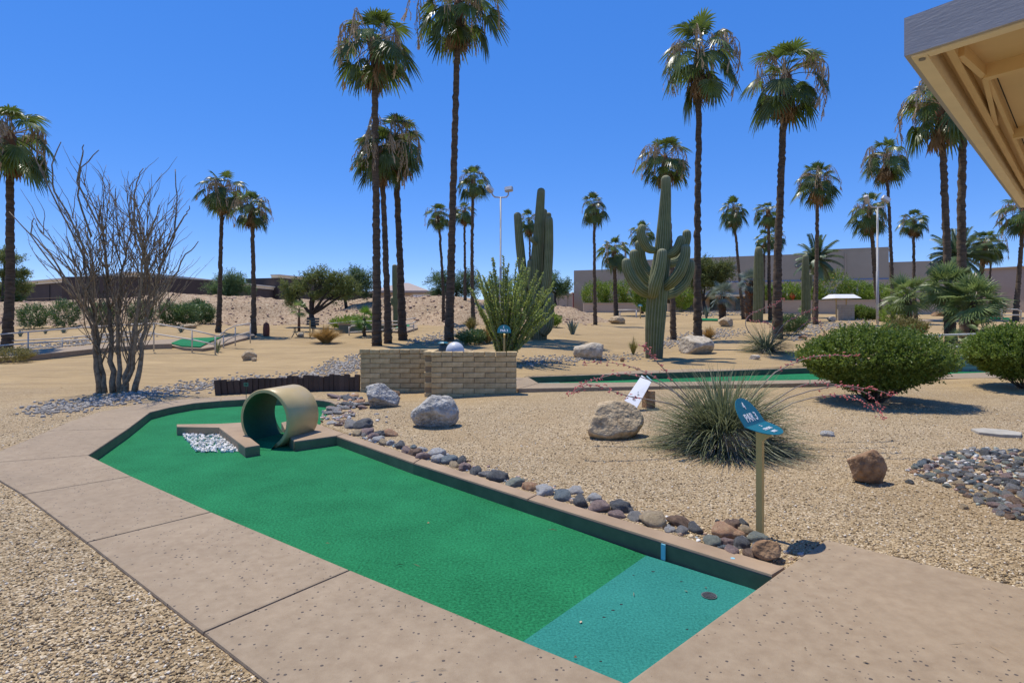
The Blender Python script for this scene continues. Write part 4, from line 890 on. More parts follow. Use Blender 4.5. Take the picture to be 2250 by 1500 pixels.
# river stone bed at the right edge
rr = random.Random(77); BED = [(1985, 1035), (2060, 1003), (2120, 990), (2170, 985), (2262, 992), (2275, 1150), (2215, 1140), (2150, 1112), (2100, 1078), (2030, 1052)]
kinds = ['dark grey', 'grey', 'pale', 'mauve', 'orange', 'tan', 'bluish', 'brown', 'greenish']; wts = [3, 4, 2.3, 2.2, .7, 1.3, 3, 1.4, 1.6]
placed = []; cnt = 0; tries = 0; bedl = []
BP = np.array(BED, float)
while cnt < 300 and tries < 20000:
    tries += 1; px, py = rr.uniform(1985, 2275), rr.uniform(985, 1150)
    if not poly_inside(BED, np.array([px]), np.array([py]))[0]: continue
    g = GP(px, py); r = rr.choice((.028, .034, .04, .048, .055))*rr.uniform(.85, 1.15)
    if any((g.x-x)**2+(g.y-y)**2 < (.72*(r+q))**2 for x, y, q in placed): continue
    placed.append((g.x, g.y, r)); kd = rr.choices(kinds, wts)[0]
    bedl.append((r, px, py, g, kd)); cnt += 1
bedl.sort(key=lambda q: -q[0]*q[3].y**-1)
for i, (r, px, py, g, kd) in enumerate(bedl[:185]): stone(px, py, 2*r*FPX/g.y, kd, f'{kd} river stone among others like it in the bed at right edge', 'river stones in the bed at right', seed=100+i)
JM = {}
def join_stones(name, items, label):
    mb = MB(); rr = random.Random(12); ks = []
    for r, g, kd in items:
        a = rr.uniform(0, 6.28); ca, sa = math.cos(a), math.sin(a); me = JM.setdefault(kd, None) or stone_mesh(sum(map(ord, kd)), .6, None, 1)
        JM[kd] = me
        mb.add([(g.x+(v.co.x*ca-v.co.y*sa)*r, g.y+(v.co.x*sa+v.co.y*ca)*r, g.z+r*.3+v.co.z*r) for v in me.vertices], [tuple(p.vertices) for p in me.polygons]); ks += [kinds.index(kd)]*len(me.polygons)
    me = mb.mesh(name, None, True)
    for k in kinds: me.materials.append(G['st_'+k])
    me.polygons.foreach_set('material_index', ks); tag(put(name, me), label, kind='stuff')
join_stones('kerb_pebbles', KERB_PEBBLES, 'small pebbles filling in between the river stones along the kerb')
join_stones('small_river_stones', [(r, g, kd) for r, px, py, g, kd in bedl[185:]], 'smaller river stones filling the bed at the right edge')
for i, (px, py, wd, kd, lb) in enumerate(((2118, 1118, 20, 'tan', 'lone yellowish pebble on gravel left of the stone bed'), (1998, 1062, 20, 'dark grey', 'lone dark pebble below the split boulder'), (1818, 957, 30, 'pale', 'pale stone on gravel right of the red yucca'))): stone(px, py, wd, kd, lb, seed=500+i)
# stone shards beside the far end of the green
rr = random.Random(78); SH = [(738, 872), (772, 866), (800, 878), (800, 897), (770, 925), (757, 944), (700, 924), (703, 905), (735, 892)]
cnt = 0; small = []
while cnt < 150:
    px, py = rr.uniform(695, 860), rr.uniform(862, 946)
    ins = poly_inside(SH, np.array([px]), np.array([py]))[0]
    if not ins and not (rr.random() < .06 and 868 < py < 935 and 735 < px < 850): continue
    kd = rr.choices(['grey', 'mauve', 'pale', 'orange', 'dark grey', 'brown', 'tan'], [3, 3, 2, 1.4, 2, 1, 1.5])[0]
    wd = rr.choice((10, 13, 18, 24, 30)) if cnt < 45 else rr.choice((6, 8, 10, 12))
    if cnt < 45:
        o = stone(px, py, wd, kd, f'{kd} stone shard scattered among others beside pipe and grey boulder', 'stone shards beside the far end of the green', seed=700+cnt)
        o.scale.z *= .6; o.scale.x *= 1.25
    else:
        g = GP(px, py); small.append((wd*g.y/FPX/2, g, kd))
    cnt += 1
join_stones('stone_chips', small, 'small stone chips between the shards beside the pipe')

# loose crushed stone strips (too small and many to count)
def scatter(name, P, n, r0, r1, m, label, seed, sh=.6):
    rr = random.Random(seed); V = []; F = []; b = 0; xs = [p[0] for p in P]; ys = [p[1] for p in P]; c = 0
    pts = []
    while c < n:
        px, py = rr.uniform(min(xs), max(xs)), rr.uniform(min(ys), max(ys))
        if poly_inside(P, np.array([px]), np.array([py]))[0]: pts.append((px+rr.gauss(0, 9), py+rr.gauss(0, 1.6+.03*(py-HOR)))); c += 1
    for px, py in pts:
        g = GP(px, py); s = rr.uniform(r0, r1); a = rr.uniform(0, 6.28); ca, sa = math.cos(a), math.sin(a); q = [rr.uniform(.75, 1.25) for _ in range(12)]
        for k, v in enumerate(icoV):
            x, y, z = v.x*s*q[k], v.y*s*.75*q[k], v.z*s*sh
            V.append((g.x+x*ca-y*sa, g.y+x*sa+y*ca, g.z+z+s*.25))
        F += [(i+b, j+b, k+b) for i, j, k in icoF]; b += 12
    return tag(put(name, npmesh(name, V, F, m)), label, kind='stuff')
ICR = mat('grey_crushed_stone', (.16, .14, .115), .9, .2, 9, col2=(.50, .45, .37), detail=8)
scatter('crushed_stone', [(40, 902), (180, 884), (300, 862), (400, 848), (482, 838), (486, 846), (420, 856), (330, 868), (200, 892), (90, 908)], 900, .018, .05, ICR, 'grey crushed stone strip round the bare ocotillo', 1)
scatter('crushed_stone', [(490, 838), (560, 830), (640, 826), (700, 815), (730, 795), (790, 778), (793, 800), (770, 822), (690, 832), (600, 832), (520, 842)], 900, .02, .055, ICR, 'grey crushed stone drift behind the timber stakes', 2)
scatter('crushed_stone', [(905, 745), (960, 735), (1000, 722), (1030, 712), (1045, 722), (1010, 738), (960, 750), (910, 756)], 350, .03, .07, ICR, 'grey crushed stone drift left of the leafy ocotillo', 3)
scatter('crushed_stone', [(1140, 790), (1230, 785), (1330, 783), (1420, 780), (1430, 786), (1340, 791), (1240, 796), (1150, 800)], 500, .02, .05, ICR, 'grey crushed stone strip left of the big saguaro', 4)
scatter('crushed_stone', [(1450, 752), (1500, 735), (1580, 722), (1640, 725), (1630, 738), (1560, 745), (1500, 752), (1460, 765)], 600, .03, .065, ICR, 'grey crushed stone drift behind the big saguaro', 5)
scatter('crushed_stone', [(1735, 740), (1760, 722), (1800, 710), (1860, 704), (1930, 705), (1900, 712), (1830, 722), (1790, 735), (1750, 750)], 600, .03, .07, ICR, 'grey crushed stone drift right of the leaning palm', 6)
scatter('crushed_stone', [(30, 765), (120, 750), (250, 735), (330, 728), (340, 738), (250, 750), (120, 765), (40, 775)], 600, .03, .07, ICR, 'grey crushed stone strip behind the left railing', 7)
scatter('crushed_stone', [(1500, 692), (1560, 682), (1640, 680), (1640, 690), (1560, 696)], 220, .06, .13, ICR, 'grey rubble along the building windows', 8)
BK = mat('bank_rubble', (.24, .14, .09), .95, .2, 3, col2=(.55, .38, .27), detail=8)
def bank_rubble():
    rr = random.Random(9); V = []; F = []; b = 0
    for i in range(2600):
        x, y = rr.uniform(-55, 5.5), rr.uniform(34.5, 47); z = bank_z(x, y); s = rr.choice((.03, .045, .06, .10))*rr.uniform(.7, 1.3)
        if i < 30: s *= 2
        for v in icoV: V.append((x+v.x*s*rr.uniform(.7, 1.3), y+v.y*s*rr.uniform(.7, 1.2), z+v.z*s*.6*rr.uniform(.7, 1.3)))
        F += [(p+b, q+b, r+b) for p, q, r in icoF]; b += 12
    tag(put('bank_rubble', npmesh('bank_rubble', V, F, BK)), 'loose stones and clods scattered over the dirt bank', kind='stuff')
bank_rubble()
# loose gravel grains proud of the sheet near the camera
def loose():
    rr = random.Random(10); V = []; F = []; b = 0; mats = []
    A = np.array([[-1, -1, -1], [1, -1, -.6], [.8, 1, -1], [-1, .7, -.5], [-.5, -.6, 1], [.7, -.3, .8], [.3, .8, 1]], float)
    T_ = [(0, 2, 1), (0, 3, 2), (4, 5, 6), (0, 1, 5), (0, 5, 4), (1, 2, 6), (1, 6, 5), (2, 3, 6), (3, 0, 4), (3, 4, 6)]
    n = 0
    blocked = [grow(carpet4, .16)]+[ccw(P) for _, P in seg]
    N = 52000; px = np.array([rr.uniform(-60, 2310) for _ in range(N)]); py = np.array([905+(1580-905)*rr.random()**1.25 for _ in range(N)])
    Yv = FPX*(CAMZ-.09)/(py-HOR); Xv = (px-1125)/FPX*Yv; ok = np.ones(N, bool)
    for P in blocked: ok &= ~poly_inside(P, Xv, Yv)
    Xv, Yv = Xv[ok], Yv[ok]; Zv = ground_np(Xv, Yv); M = len(Xv); rs = np.random.RandomState(4)
    s = (.0035+.0055*rs.rand(M)**2)[:, None]; a = rs.rand(M)*6.28; ca, sa = np.cos(a)[:, None], np.sin(a)[:, None]
    x = A[None, :, 0]*s*1.3; y = A[None, :, 1]*s*.9; z = A[None, :, 2]*s*(.5+.4*rs.rand(M))[:, None]
    V = np.stack([Xv[:, None]+x*ca-y*sa, Yv[:, None]+x*sa+y*ca, Zv[:, None]+z+.003], -1).reshape(-1, 3)
    F = (np.array(T_)[None]+(np.arange(M)*7)[:, None, None]).reshape(-1, 3)
    me = npmesh('loose_gravel', V, F, None)
    cols = [(.14, .095, .05), (.42, .30, .15), (.55, .41, .23), (.66, .54, .36), (.32, .26, .18), (.78, .70, .56)]
    for i, c in enumerate(cols): me.materials.append(mat('gravel_grain', c, .9, .1, 3))
    mi = rs.choice(6, size=M, p=[.14, .3, .27, .14, .1, .05]).repeat(10).astype(np.int32); me.polygons.foreach_set('material_index', mi); me.update()
    tag(put('loose_gravel', me), 'loose gravel grains lying over the near ground', kind='stuff')
loose()

# dry leaves, twigs and seed husks blown over the ground
def litter():
    rs = np.random.RandomState(14); V = []; F = []; mi = []
    px = rs.uniform(-40, 2290, 900); py = 850+720*rs.rand(900)**1.5
    Yv = FPX*(CAMZ-.1)/(py-HOR); Xv = (px-1125)/FPX*Yv
    inside = poly_inside(grow(carpet4, .0), Xv, Yv); paved = np.zeros(900, bool)
    for _, P in seg: paved |= poly_inside(ccw(P), Xv, Yv)
    rr = random.Random(3)
    for x, y, c, p in zip(Xv, Yv, inside, paved):
        if (c or p) and rr.random() > .10: continue
        z = .004 if c else (T+.003 if p else gz(x, y)+.006); a = rr.uniform(0, 6.28); tw = rr.random() < .35; L = rr.uniform(.03, .10) if tw else rr.uniform(.012, .03); wd = .0016 if tw else L*.28
        dx_, dy_ = math.cos(a)*L/2, math.sin(a)*L/2; ex, ey = -math.sin(a)*wd, math.cos(a)*wd; b = len(V); h = rr.uniform(.003, .012)
        V += [(x-dx_, y-dy_, z+.002), (x+ex, y+ey, z+h), (x+dx_, y+dy_, z+.003), (x-ex, y-ey, z+h*.4)]; F.append((b, b+1, b+2, b+3)); mi.append(rr.randrange(3))
    me = npmesh('leaf_litter', V, F)
    for c in ((.30, .20, .10), (.16, .10, .055), (.50, .40, .26)): me.materials.append(mat('dry_litter', c, .9, .2, 20))
    me.polygons.foreach_set('material_index', mi); tag(put('leaf_litter', me), 'dry leaves and twigs blown over the near ground', kind='stuff')
litter()
# ------------------------------------------------------------------ palms
def fan_frond(seed, pitch, pet, L, spread=112, nseg=22, droop=.45, fold=.35, sag=.5, cone=0., split=.58):
    """one palmate leaf: petiole along +X from the origin, blade of pleated segments with free drooping tips"""
    rr = random.Random(seed); mb = MB()
    pts = []; a = pitch; p = Vector((0, 0, 0)); n = 5; st = pet/n
    for i in range(n+1):
        pts.append(p.copy()); p = p+Vector((math.cos(a), 0, math.sin(a)))*st; a -= sag/n*max(.15, math.cos(a))
    mb.tube(pts, [.024, .02, .017, .015, .014, .012], 4, False)
    H = pts[-1]; t = Vector((math.cos(a), 0, math.sin(a))); s = Vector((0, 1, 0)); nr = Vector((-math.sin(a), 0, math.cos(a)))
    dphi = math.radians(spread)*2/(nseg-1)
    for k in range(nseg):
        ph = -math.radians(spread)+dphi*k; q = abs(ph)/math.radians(spread)
        Lk = L*(1-.32*q*q)*rr.uniform(.9, 1.06); d = (t*math.cos(ph)+s*math.sin(ph)+nr*(cone*(1-q)+rr.uniform(-.05, .05))).normalized(); e = (s*math.cos(ph)-t*math.sin(ph))
        dr = droop*rr.uniform(.7, 1.35); V = []
        for r_, wf in ((.03, .05), (.34, 1.), (.58, 1.0), (.8, .55), (1., .06)):
            r = r_*Lk; wd = min(r, split*Lk)*math.tan(dphi/2)*wf+.003
            c = H+d*r-Vector((0, 0, 1))*(dr*Lk*max(0, r_-.3)**1.8*1.6)
            V += [c-e*wd-nr*wd*fold, c+nr*wd*fold, c+e*wd-nr*wd*fold]
        F = []
        for i in range(4): b = i*3; F += [(b, b+1, b+4, b+3), (b+1, b+2, b+5, b+4)]
        mb.add(V, F)
    return mb
def dead_frond(seed, L):
    rr = random.Random(seed); mb = MB(); mb.tube([(0, 0, 0), (.10, 0, -.05), (.17, 0, -.22), (.19, 0, -.45)], [.02, .016, .013, .01], 4, False); H = Vector((.19, 0, -.42))
    for k in range(9):
        a = rr.uniform(-.42, .42); b = rr.uniform(-.16, .20); Lk = L*rr.uniform(.65, 1.1); d = Vector((b, math.sin(a), -math.cos(a))).normalized(); e = Vector((rr.uniform(-.5, .5), 1, 0)).normalized()
        V = []
        for f, wd in ((0, .006), (.35, .035), (.7, .026), (1, .004)):
            c = H+d*Lk*f-Vector((.10*f*f, 0, 0)); V += [c-e*wd, c+e*wd]
        mb.add(V, [(0, 1, 3, 2), (2, 3, 5, 4), (4, 5, 7, 6)])
    return mb
def flower_stalk(seed, reach, hang):
    rr = random.Random(seed); mb = MB(); pts = []
    for i in range(9):
        f = i/8; pts.append(Vector((reach*(1-(1-f)**1.7), .12*math.sin(f*3+seed), .45*reach*math.sin(f*2.2)-hang*max(0, f-.45)**1.6*2.0)))
    mb.tube(pts, [.018-.0012*i for i in range(9)], 4, False)
    for i in range(3, 9):
        for j in range(4):
            p = pts[i]; q = p+Vector((rr.uniform(-.10, .14), rr.uniform(-.14, .14), -rr.uniform(.15, .42))); r = q+Vector((rr.uniform(-.05, .05), rr.uniform(-.05, .05), -rr.uniform(.12, .3)))
            e = Vector((rr.uniform(-1, 1), rr.uniform(-1, 1), 0)).normalized()
            mb.add([p-e*.005, p+e*.005, q-e*.024, q+e*.024, r-e*.014, r+e*.014], [(0, 1, 3, 2), (2, 3, 5, 4)])
            for _ in range(3):
                c = q+(r-q)*rr.random()+Vector((rr.uniform(-.03, .03), rr.uniform(-.03, .03), 0)); e2 = Vector((rr.uniform(-1, 1), rr.uniform(-1, 1), rr.uniform(-1, 1))).normalized()*.026; e3 = e2.orthogonal().normalized()*.02
                mb.add([c-e2, c-e3, c+e2, c+e3], [(0, 1, 2, 3)])
    return mb
PIT = [82, 66, 50, 34, 18, 2, -16, -34, -52, -70]
FR = {(i, v): fan_frond(i*3+v, R(p), .66+.12*min(i, 4), .66+.03*min(i, 5), 104, 20, (.25, .35, .45, .5, .55, .6, .6, .55, .4, .3)[i], sag=(.3, .5, .7, .9, 1., 1., .8, .6, .4, .2)[i]).mesh('frond', G['frond']) for i, p in enumerate(PIT) for v in range(3)}
DF = [dead_frond(i, .72).mesh('dead_frond', G['frond_dead']) for i in range(5)]
FS = [flower_stalk(i, 1.15+.10*i, 1.15+.2*i).mesh('flower_stalk', G['stalk']) for i in range(5)]
WEIGHT = [2, 3, 4, 4, 4, 4, 4, 4, 2, 1]
def trunk_mesh(pts, rads, seed, rings=True, m='trunk', n=14):
    """smooth the guide points into a ringed, slightly uneven trunk"""
    rr = random.Random(seed); P = [Vector(p) for p in pts]; L = sum((P[i+1]-P[i]).length for i in range(len(P)-1)); N = int(min(150, max(24, L/.085))); out = []; rad = []
    for i in range(N+1):
        f = i/N*(len(P)-1); k = min(int(f), len(P)-2); u = f-k
        a, b, c, d = P[max(k-1, 0)], P[k], P[k+1], P[min(k+2, len(P)-1)]
        out.append(.5*((2*b)+(c-a)*u+(2*a-5*b+4*c-d)*u*u+(3*b-a-3*c+d)*u**3))
        r = rads[k]*(1-u)+rads[k+1]*u
        rad.append(r*(1+(.085 if i % 2 else -.03)*rr.uniform(.3, 1.5) if rings else 1)); out[-1] = out[-1]+Vector((rr.gauss(0, .012), rr.gauss(0, .012), 0))*min(1, i/6)
    mb = MB(); mb.tube(out, rad, n, True); return mb.mesh('trunk', G[m], True)
PN = [0]
def fan_palm(base, top, crown_w, label, Y=None, tw=None, mid=0, nfr=28, dead=20, stalks=12, group='fan palms', leafm=None, skirt=1., lean=0.):
    """base/top: photograph pixels of trunk foot and crown heart; crown_w: crown width in pixels"""
    PN[0] += 1; sd = PN[0]; rr = random.Random(sd*13)
    g = GP(*base) if Y is None else Vector((at(base[0], base[1], Y).x, Y, 0)); g.z = max(gz(g.x, g.y), bank_z(g.x, g.y) if 34 < g.y < 55 and g.x < 5 else -9)
    k = g.y/FPX; T_ = at(top[0], top[1], g.y)-g
    o = empty('fan_palm', g, label, 'palm', group); r0 = (tw*k/2*.82) if tw else .16
    pts = [(0, 0, -.3), (T_.x*.04, 0, T_.z*.04), (T_.x*.28+mid*k, .1, T_.z*.3), (T_.x*.62+mid*k*.8, .05, T_.z*.66), (T_.x, 0, T_.z)]
    put('trunk', trunk_mesh(pts, [r0*1.28, r0*1.12, r0*.86, r0*.74, r0*.70], sd), o)
    S = crown_w*k/3.15
    mb = MB(); mb.tube([T_+Vector((0, 0, -.75*S)), T_+Vector((0, 0, -.4*S)), T_, T_+Vector((0, 0, .25*S))], [r0*.72, r0*1.0+.02, r0*.95+.05*S, .03], 12); mb.obj('leaf_bases', G['boot'], o, True)
    az = rr.uniform(0, 6.28); W_ = []; hz = rr.uniform(.85, 1.18); lop = rr.uniform(0, 6.28)
    for i, w_ in enumerate(WEIGHT): W_ += [i]*max(0, w_+rr.choice((-1, 0, 0, 1)))
    for j in range(nfr):
        i = W_[int(j*len(W_)/nfr)]; az += 2.39996+rr.uniform(-.25, .25); s = S*rr.uniform(.86, 1.12)
        f = put('frond', FR[(i, rr.randrange(3))], o, T_+Vector((0, 0, (.16-.045*i)*S)), (rr.uniform(-.22, .22), rr.uniform(-.22, .22)+.10*math.cos(az-lop), az), (s, s, s*hz))
        if leafm: f.material_slots[0].link = 'OBJECT'; f.material_slots[0].material = G[leafm]
    for j in range(dead):
        az += 2.39996; s = S*rr.uniform(.95, 1.35)*skirt
        put('dead_frond', DF[rr.randrange(5)], o, T_+Vector((0, 0, -rr.uniform(.15, .6)*S)), (rr.uniform(-.1, .1), rr.uniform(-.30, .12), az), (s, s, s))
    for j in range(stalks):
        az += 2.39996+rr.uniform(-.4, .4); s = S*rr.uniform(.8, 1.15)
        put('flower_stalk', FS[rr.randrange(5)], o, T_+Vector((0, 0, .1*S)), (0, rr.uniform(-.25, .35), az), (s, s, s))
    return o
fan_palm((15, 777), (22, 300), 172, 'fan palm with thick trunk at the left edge of the picture', Y=23, tw=24)
fan_palm((480, 727), (490, 415), 104, 'left of two fan palms rising behind the left railing', Y=29.5, tw=13, mid=-2)
fan_palm((557, 737), (553, 455), 86, 'right of two fan palms, beside the rusty barrel cactus', Y=28, tw=14)
fan_palm((828, 769), (822, 95), 190, 'tallest of three palms behind the brick wall, front left trunk', Y=24, tw=23)
fan_palm((853, 766), (838, 335), 140, 'middle trunk of the three palms behind the brick wall', Y=25, tw=19, nfr=26)
fan_palm((885, 759), (868, 305), 160, 'right trunk of the three palms behind the brick wall', Y=26, tw=21, mid=-1)
fan_palm((986, 760), (1008, 10), 192, 'very tall dark palm rising behind the globe light', Y=24.5, tw=22)
fan_palm((1040, 716), (1040, 395), 70, 'taller of two slim palms right of the very tall dark palm', Y=34, tw=11, mid=-3, nfr=28, stalks=6)
fan_palm((1022, 700), (1020, 465), 58, 'shorter of two slim palms right of the very tall dark palm', Y=40, tw=8, nfr=26, stalks=5)
fan_palm((975, 716), (962, 470), 60, 'slim palm left of the very tall dark palm', Y=35, tw=9, mid=2, nfr=28, stalks=5)
fan_palm((1166, 712), (1163, 485), 58, 'slim palm half hidden behind the dark saguaro', Y=45, tw=7, nfr=24, stalks=5)
fan_palm((1308, 708), (1305, 452), 66, 'lone slim palm left of the big saguaro', Y=36, tw=10, nfr=28, stalks=4)
fan_palm((1354, 697), (1349, 550), 74, 'short bushy palm with thick trunk beside the garden wall', Y=50, tw=12, nfr=28, stalks=5)
fan_palm((1411, 695), (1411, 510), 62, 'distant palm crown behind the left arms of the saguaro', Y=56, tw=8, nfr=24, stalks=4)
fan_palm((1480, 747), (1461, 348), 120, 'palm directly behind the big saguaro with crown above it', Y=26, tw=15, mid=4)
fan_palm((1533, 776), (1537, 120), 172, 'tall palm right of the saguaro with pale boulder at its foot', Y=21, tw=21)
fan_palm((1708, 745), (1727, 168), 180, 'tall palm leaning right above the distant red yucca', Y=25, tw=23, mid=-2)
fan_palm((1634, 706), (1611, 462), 68, 'slim palm leaning left above the silver palms', Y=42, tw=9, nfr=28, stalks=5)
fan_palm((1693, 706), (1688, 465), 66, 'slim palm close left of the tall leaning palm', Y=40, tw=10, nfr=28, stalks=5)
fan_palm((1678, 693), (1680, 525), 46, 'left of two small far palms behind the slim palm', Y=54, tw=7, nfr=22, stalks=2)
fan_palm((1703, 692), (1707, 520), 46, 'right of two small far palms behind the slim palm', Y=55, tw=7, nfr=22, stalks=2)
fan_palm((1792, 712), (1796, 395), 100, 'fan palm in front of the date palm and columnar cactus', Y=36, tw=12, mid=2)
fan_palm((1937, 704), (1911, 460), 84, 'fan palm leaning left behind the right floodlight pole', Y=38, tw=13, mid=-2)
fan_palm((1963, 694), (1946, 345), 96, 'taller fan palm right of the floodlight pole', Y=42, tw=10, mid=3)
fan_palm((2012, 700), (2007, 486), 64, 'fan palm with neat round crown right of the floodlight pole', Y=43, tw=9, nfr=28, stalks=4)
fan_palm((2090, 752), (2066, 232), 176, 'left of two tall palms beside the canopy roof', Y=23, tw=22, mid=3, dead=18)
fan_palm((2121, 748), (2120, 130), 176, 'right of two tall palms, crown hidden behind the canopy roof', Y=24, tw=24, mid=-4)
fan_palm((2231, 700), (2250, 462), 100, 'leaning palm at the right edge below the canopy', Y=40, tw=13, mid=3, nfr=28)
fan_palm((2152, 696), (2163, 535), 84, 'bushy palm with thick trunk before the pinkish wing', Y=44, tw=14, nfr=34, dead=10, stalks=2)
fan_palm((2176, 694), (2178, 540), 58, 'slim palm just right of the bushy palm', Y=47, tw=6, nfr=24, stalks=3)
# low mediterranean fan palms with hairy trunks
MF = {(i, v): fan_frond(300+i*3+v, R(p), .50, .62, 92, 18, .12, .3, .35, split=.36).mesh('frond', G['frond_low']) for i, p in enumerate((78, 55, 34, 14, -8, -30)) for v in range(2)}
def low_palm(base, heart, cw, label, Y, tw, leaf=None, nfr=30, m='trunk', group='low fan palms', shag=True):
    PN[0] += 1; rr = random.Random(PN[0]*17); g = Vector((at(base[0], base[1], Y).x, Y, 0)); g.z = gz(g.x, Y); k = Y/FPX; T_ = at(heart[0], heart[1], Y)-g
    o = empty('low_palm', g, label, 'palm', group); r0 = tw*k/2
    put('trunk', trunk_mesh([(0, 0, -.2), (T_.x*.3, 0, T_.z*.3), (T_.x*.8, 0, T_.z*.75), T_], [r0*.9, r0, r0*.98, r0*.6], PN[0], m=m), o)
    if shag:
        mb = MB()
        for j in range(90):
            f = rr.random(); a = rr.uniform(0, 6.28); c = Vector((T_.x*f, 0, T_.z*f))+Vector((math.cos(a), math.sin(a), 0))*r0*.95; d = Vector((math.cos(a), math.sin(a), .9)).normalized(); e = Vector((-math.sin(a), math.cos(a), 0))
            mb.add([c-e*r0*.16, c+e*r0*.16, c+d*r0*.55+e*r0*.07, c+d*r0*.55-e*r0*.07], [(0, 1, 2, 3)])
        mb.obj('old_leaf_stubs', G['boot' if leaf == 'frond_silver' else 'bark'], o)
    S = cw*k/2.15; az = 0
    for j in range(nfr):
        i = min(5, int(j*6/nfr)); az += 2.39996+rr.uniform(-.2, .2); s = S*rr.uniform(.85, 1.1)
        f = put('frond', MF[(i, rr.randrange(2))], o, T_+Vector((0, 0, -.03*i*S)), (rr.uniform(-.6, .6), rr.uniform(-.25, .15), az), (s, s, s))
        if leaf: f.material_slots[0].link = 'OBJECT'; f.material_slots[0].material = G[leaf]
    return o
low_palm((1998, 734), (1993, 648), 112, 'low dark trunked fan palm behind the round bush', 27, 15)
low_palm((2086, 750), (2085, 632), 128, 'left of two bushy low palms by the right rail', 22, 20, None, 46)
low_palm((2140, 748), (2137, 662), 138, 'right of two bushy low palms by the right rail', 21, 16, None, 46)
low_palm((2105, 765), (2105, 755), 70, 'stemless palm clump behind the right rail', 19.5, 12, None, 18, shag=False)
low_palm((1650, 707), (1650, 618), 66, 'silver leaved palm with fat shaggy trunk', 40, 24, 'frond_silver', 26)
low_palm((1588, 700), (1586, 648), 70, 'smaller silver leaved palm with short trunk', 43, 15, 'frond_silver', 24)
low_palm((800, 737), (800, 700), 66, 'bright green young palm beside the ramp wall', 27.5, 8, 'frond_y', 18, shag=False)
low_palm((1772, 700), (1770, 680), 36, 'bright green young palm under the columnar cactus', 41, 9, 'frond_y', 14, shag=False)
low_palm((2150, 742), (2160, 720), 60, 'small palm clump in front of the right bushy palm', 20, 8, None, 14, shag=False)
# date palms
def date_frond(seed, pitch, L):
    rr = random.Random(seed); mb = MB(); pts = []; a = pitch; p = Vector((0, 0, 0)); n = 9
    for i in range(n+1): pts.append(p.copy()); p = p+Vector((math.cos(a), 0, math.sin(a)))*(L/n); a -= (1.0+.3*i/n)/n*max(.25, math.cos(a))
    mb.tube(pts, [.03-.0028*i for i in range(n+1)], 4, False)
    for i in range(44):
        f = .12+.86*i/44; q = f*n; k = min(int(q), n-1); c = pts[k]+(pts[k+1]-pts[k])*(q-k); t = (pts[k+1]-pts[k]).normalized(); up = t.cross(Vector((0, -1, 0)))
        for s in (-1, 1):
            ll = .36*(1-.65*abs(f-.4)**1.3)*rr.uniform(.85, 1.1); d = (t*.55+Vector((0, s*.8, 0))+up*.28-Vector((0, 0, .1))).normalized(); e = d.cross(up).normalized()
            mb.add([c-e*.012, c+e*.012, c+d*ll*.6+e*.014-Vector((0, 0, .01)), c+d*ll*.6-e*.014, c+d*ll-Vector((0, 0, .05))], [(0, 1, 2, 3), (3, 2, 4)])
    return mb
DFm = {i: date_frond(i, R(p), 1.7).mesh('frond', G['date']) for i, p in enumerate((80, 62, 46, 30, 14, -4, -22))}
def date_palm(base, heart, cw, label, Y, tw):
    PN[0] += 1; rr = random.Random(PN[0]*19); g = Vector((at(base[0], base[1], Y).x, Y, 0)); g.z = gz(g.x, Y); k = Y/FPX; T_ = at(heart[0], heart[1], Y)-g
    o = empty('date_palm', g, label, 'palm', 'date palms'); r0 = tw*k/2
    put('trunk', trunk_mesh([(0, 0, -.2), T_*.35, T_*.7, T_], [r0*1.1, r0, r0*.95, r0*1.2], PN[0]), o); az = 0; S = cw*k/3.2
    for j in range(34):
        i = min(6, int(j*7/34)); az += 2.39996+rr.uniform(-.2, .2); s = S*rr.uniform(.9, 1.1); put('frond', DFm[i], o, T_, (rr.uniform(-.1, .1), rr.uniform(-.08, .08), az), (s, s, s))
date_palm((1788, 698), (1794, 572), 108, 'feathery date palm behind the columnar cactus', 46, 8)
date_palm((2104, 702), (2104, 565), 130, 'feathery date palm behind the two tall right palms', 42, 12)

# ------------------------------------------------------------------ saguaros
def ribbed(path, rads, ribs=18, depth=.10, seg=5):
    """sweep with pleats; returns mesh with a 'spine' attribute on the crests"""
    P = [Vector(p) for p in path]; N = max(10, seg*(len(P)-1)); pts = []; rd = []
    for i in range(N+1):
        f = i/N*(len(P)-1); k = min(int(f), len(P)-2); u = f-k; a, b, c, d = P[max(k-1, 0)], P[k], P[k+1], P[min(k+2, len(P)-1)]
        pts.append(.5*((2*b)+(c-a)*u+(2*a-5*b+4*c-d)*u*u+(3*b-a-3*c+d)*u**3)); rd.append(rads[k]*(1-u)+rads[k+1]*u)
    # rounded tip
    t = (pts[-1]-pts[-2]).normalized(); r = rd[-1]; tip = pts[-1]
    for q in (.35, .65, .85, .97): pts.append(tip+t*r*q*.9); rd.append(r*math.sqrt(max(.002, 1-q*q)))
    n = ribs*4; prof = [1+depth*math.cos(2*math.pi*k/4)*.5 for k in range(n)]
    mb = MB(); mb.tube(pts, rd, n, True, prof); me = mb.mesh('column', G['saguaro'], True)
    at_ = me.attributes.new('spine', 'FLOAT', 'POINT'); M = len(pts); val = np.zeros(M*n, np.float32)
    for i in range(M):
        tipf = max(0., (i-(M-9))/8.)
        val[i*n:(i+1)*n] = [(.62 if k % 4 == 0 else .0)*(.75+.25*((i*7+k) % 3)/2)+tipf*.35 for k in range(n)]
    at_.data.foreach_set('value', np.clip(val, 0, 1)); return me
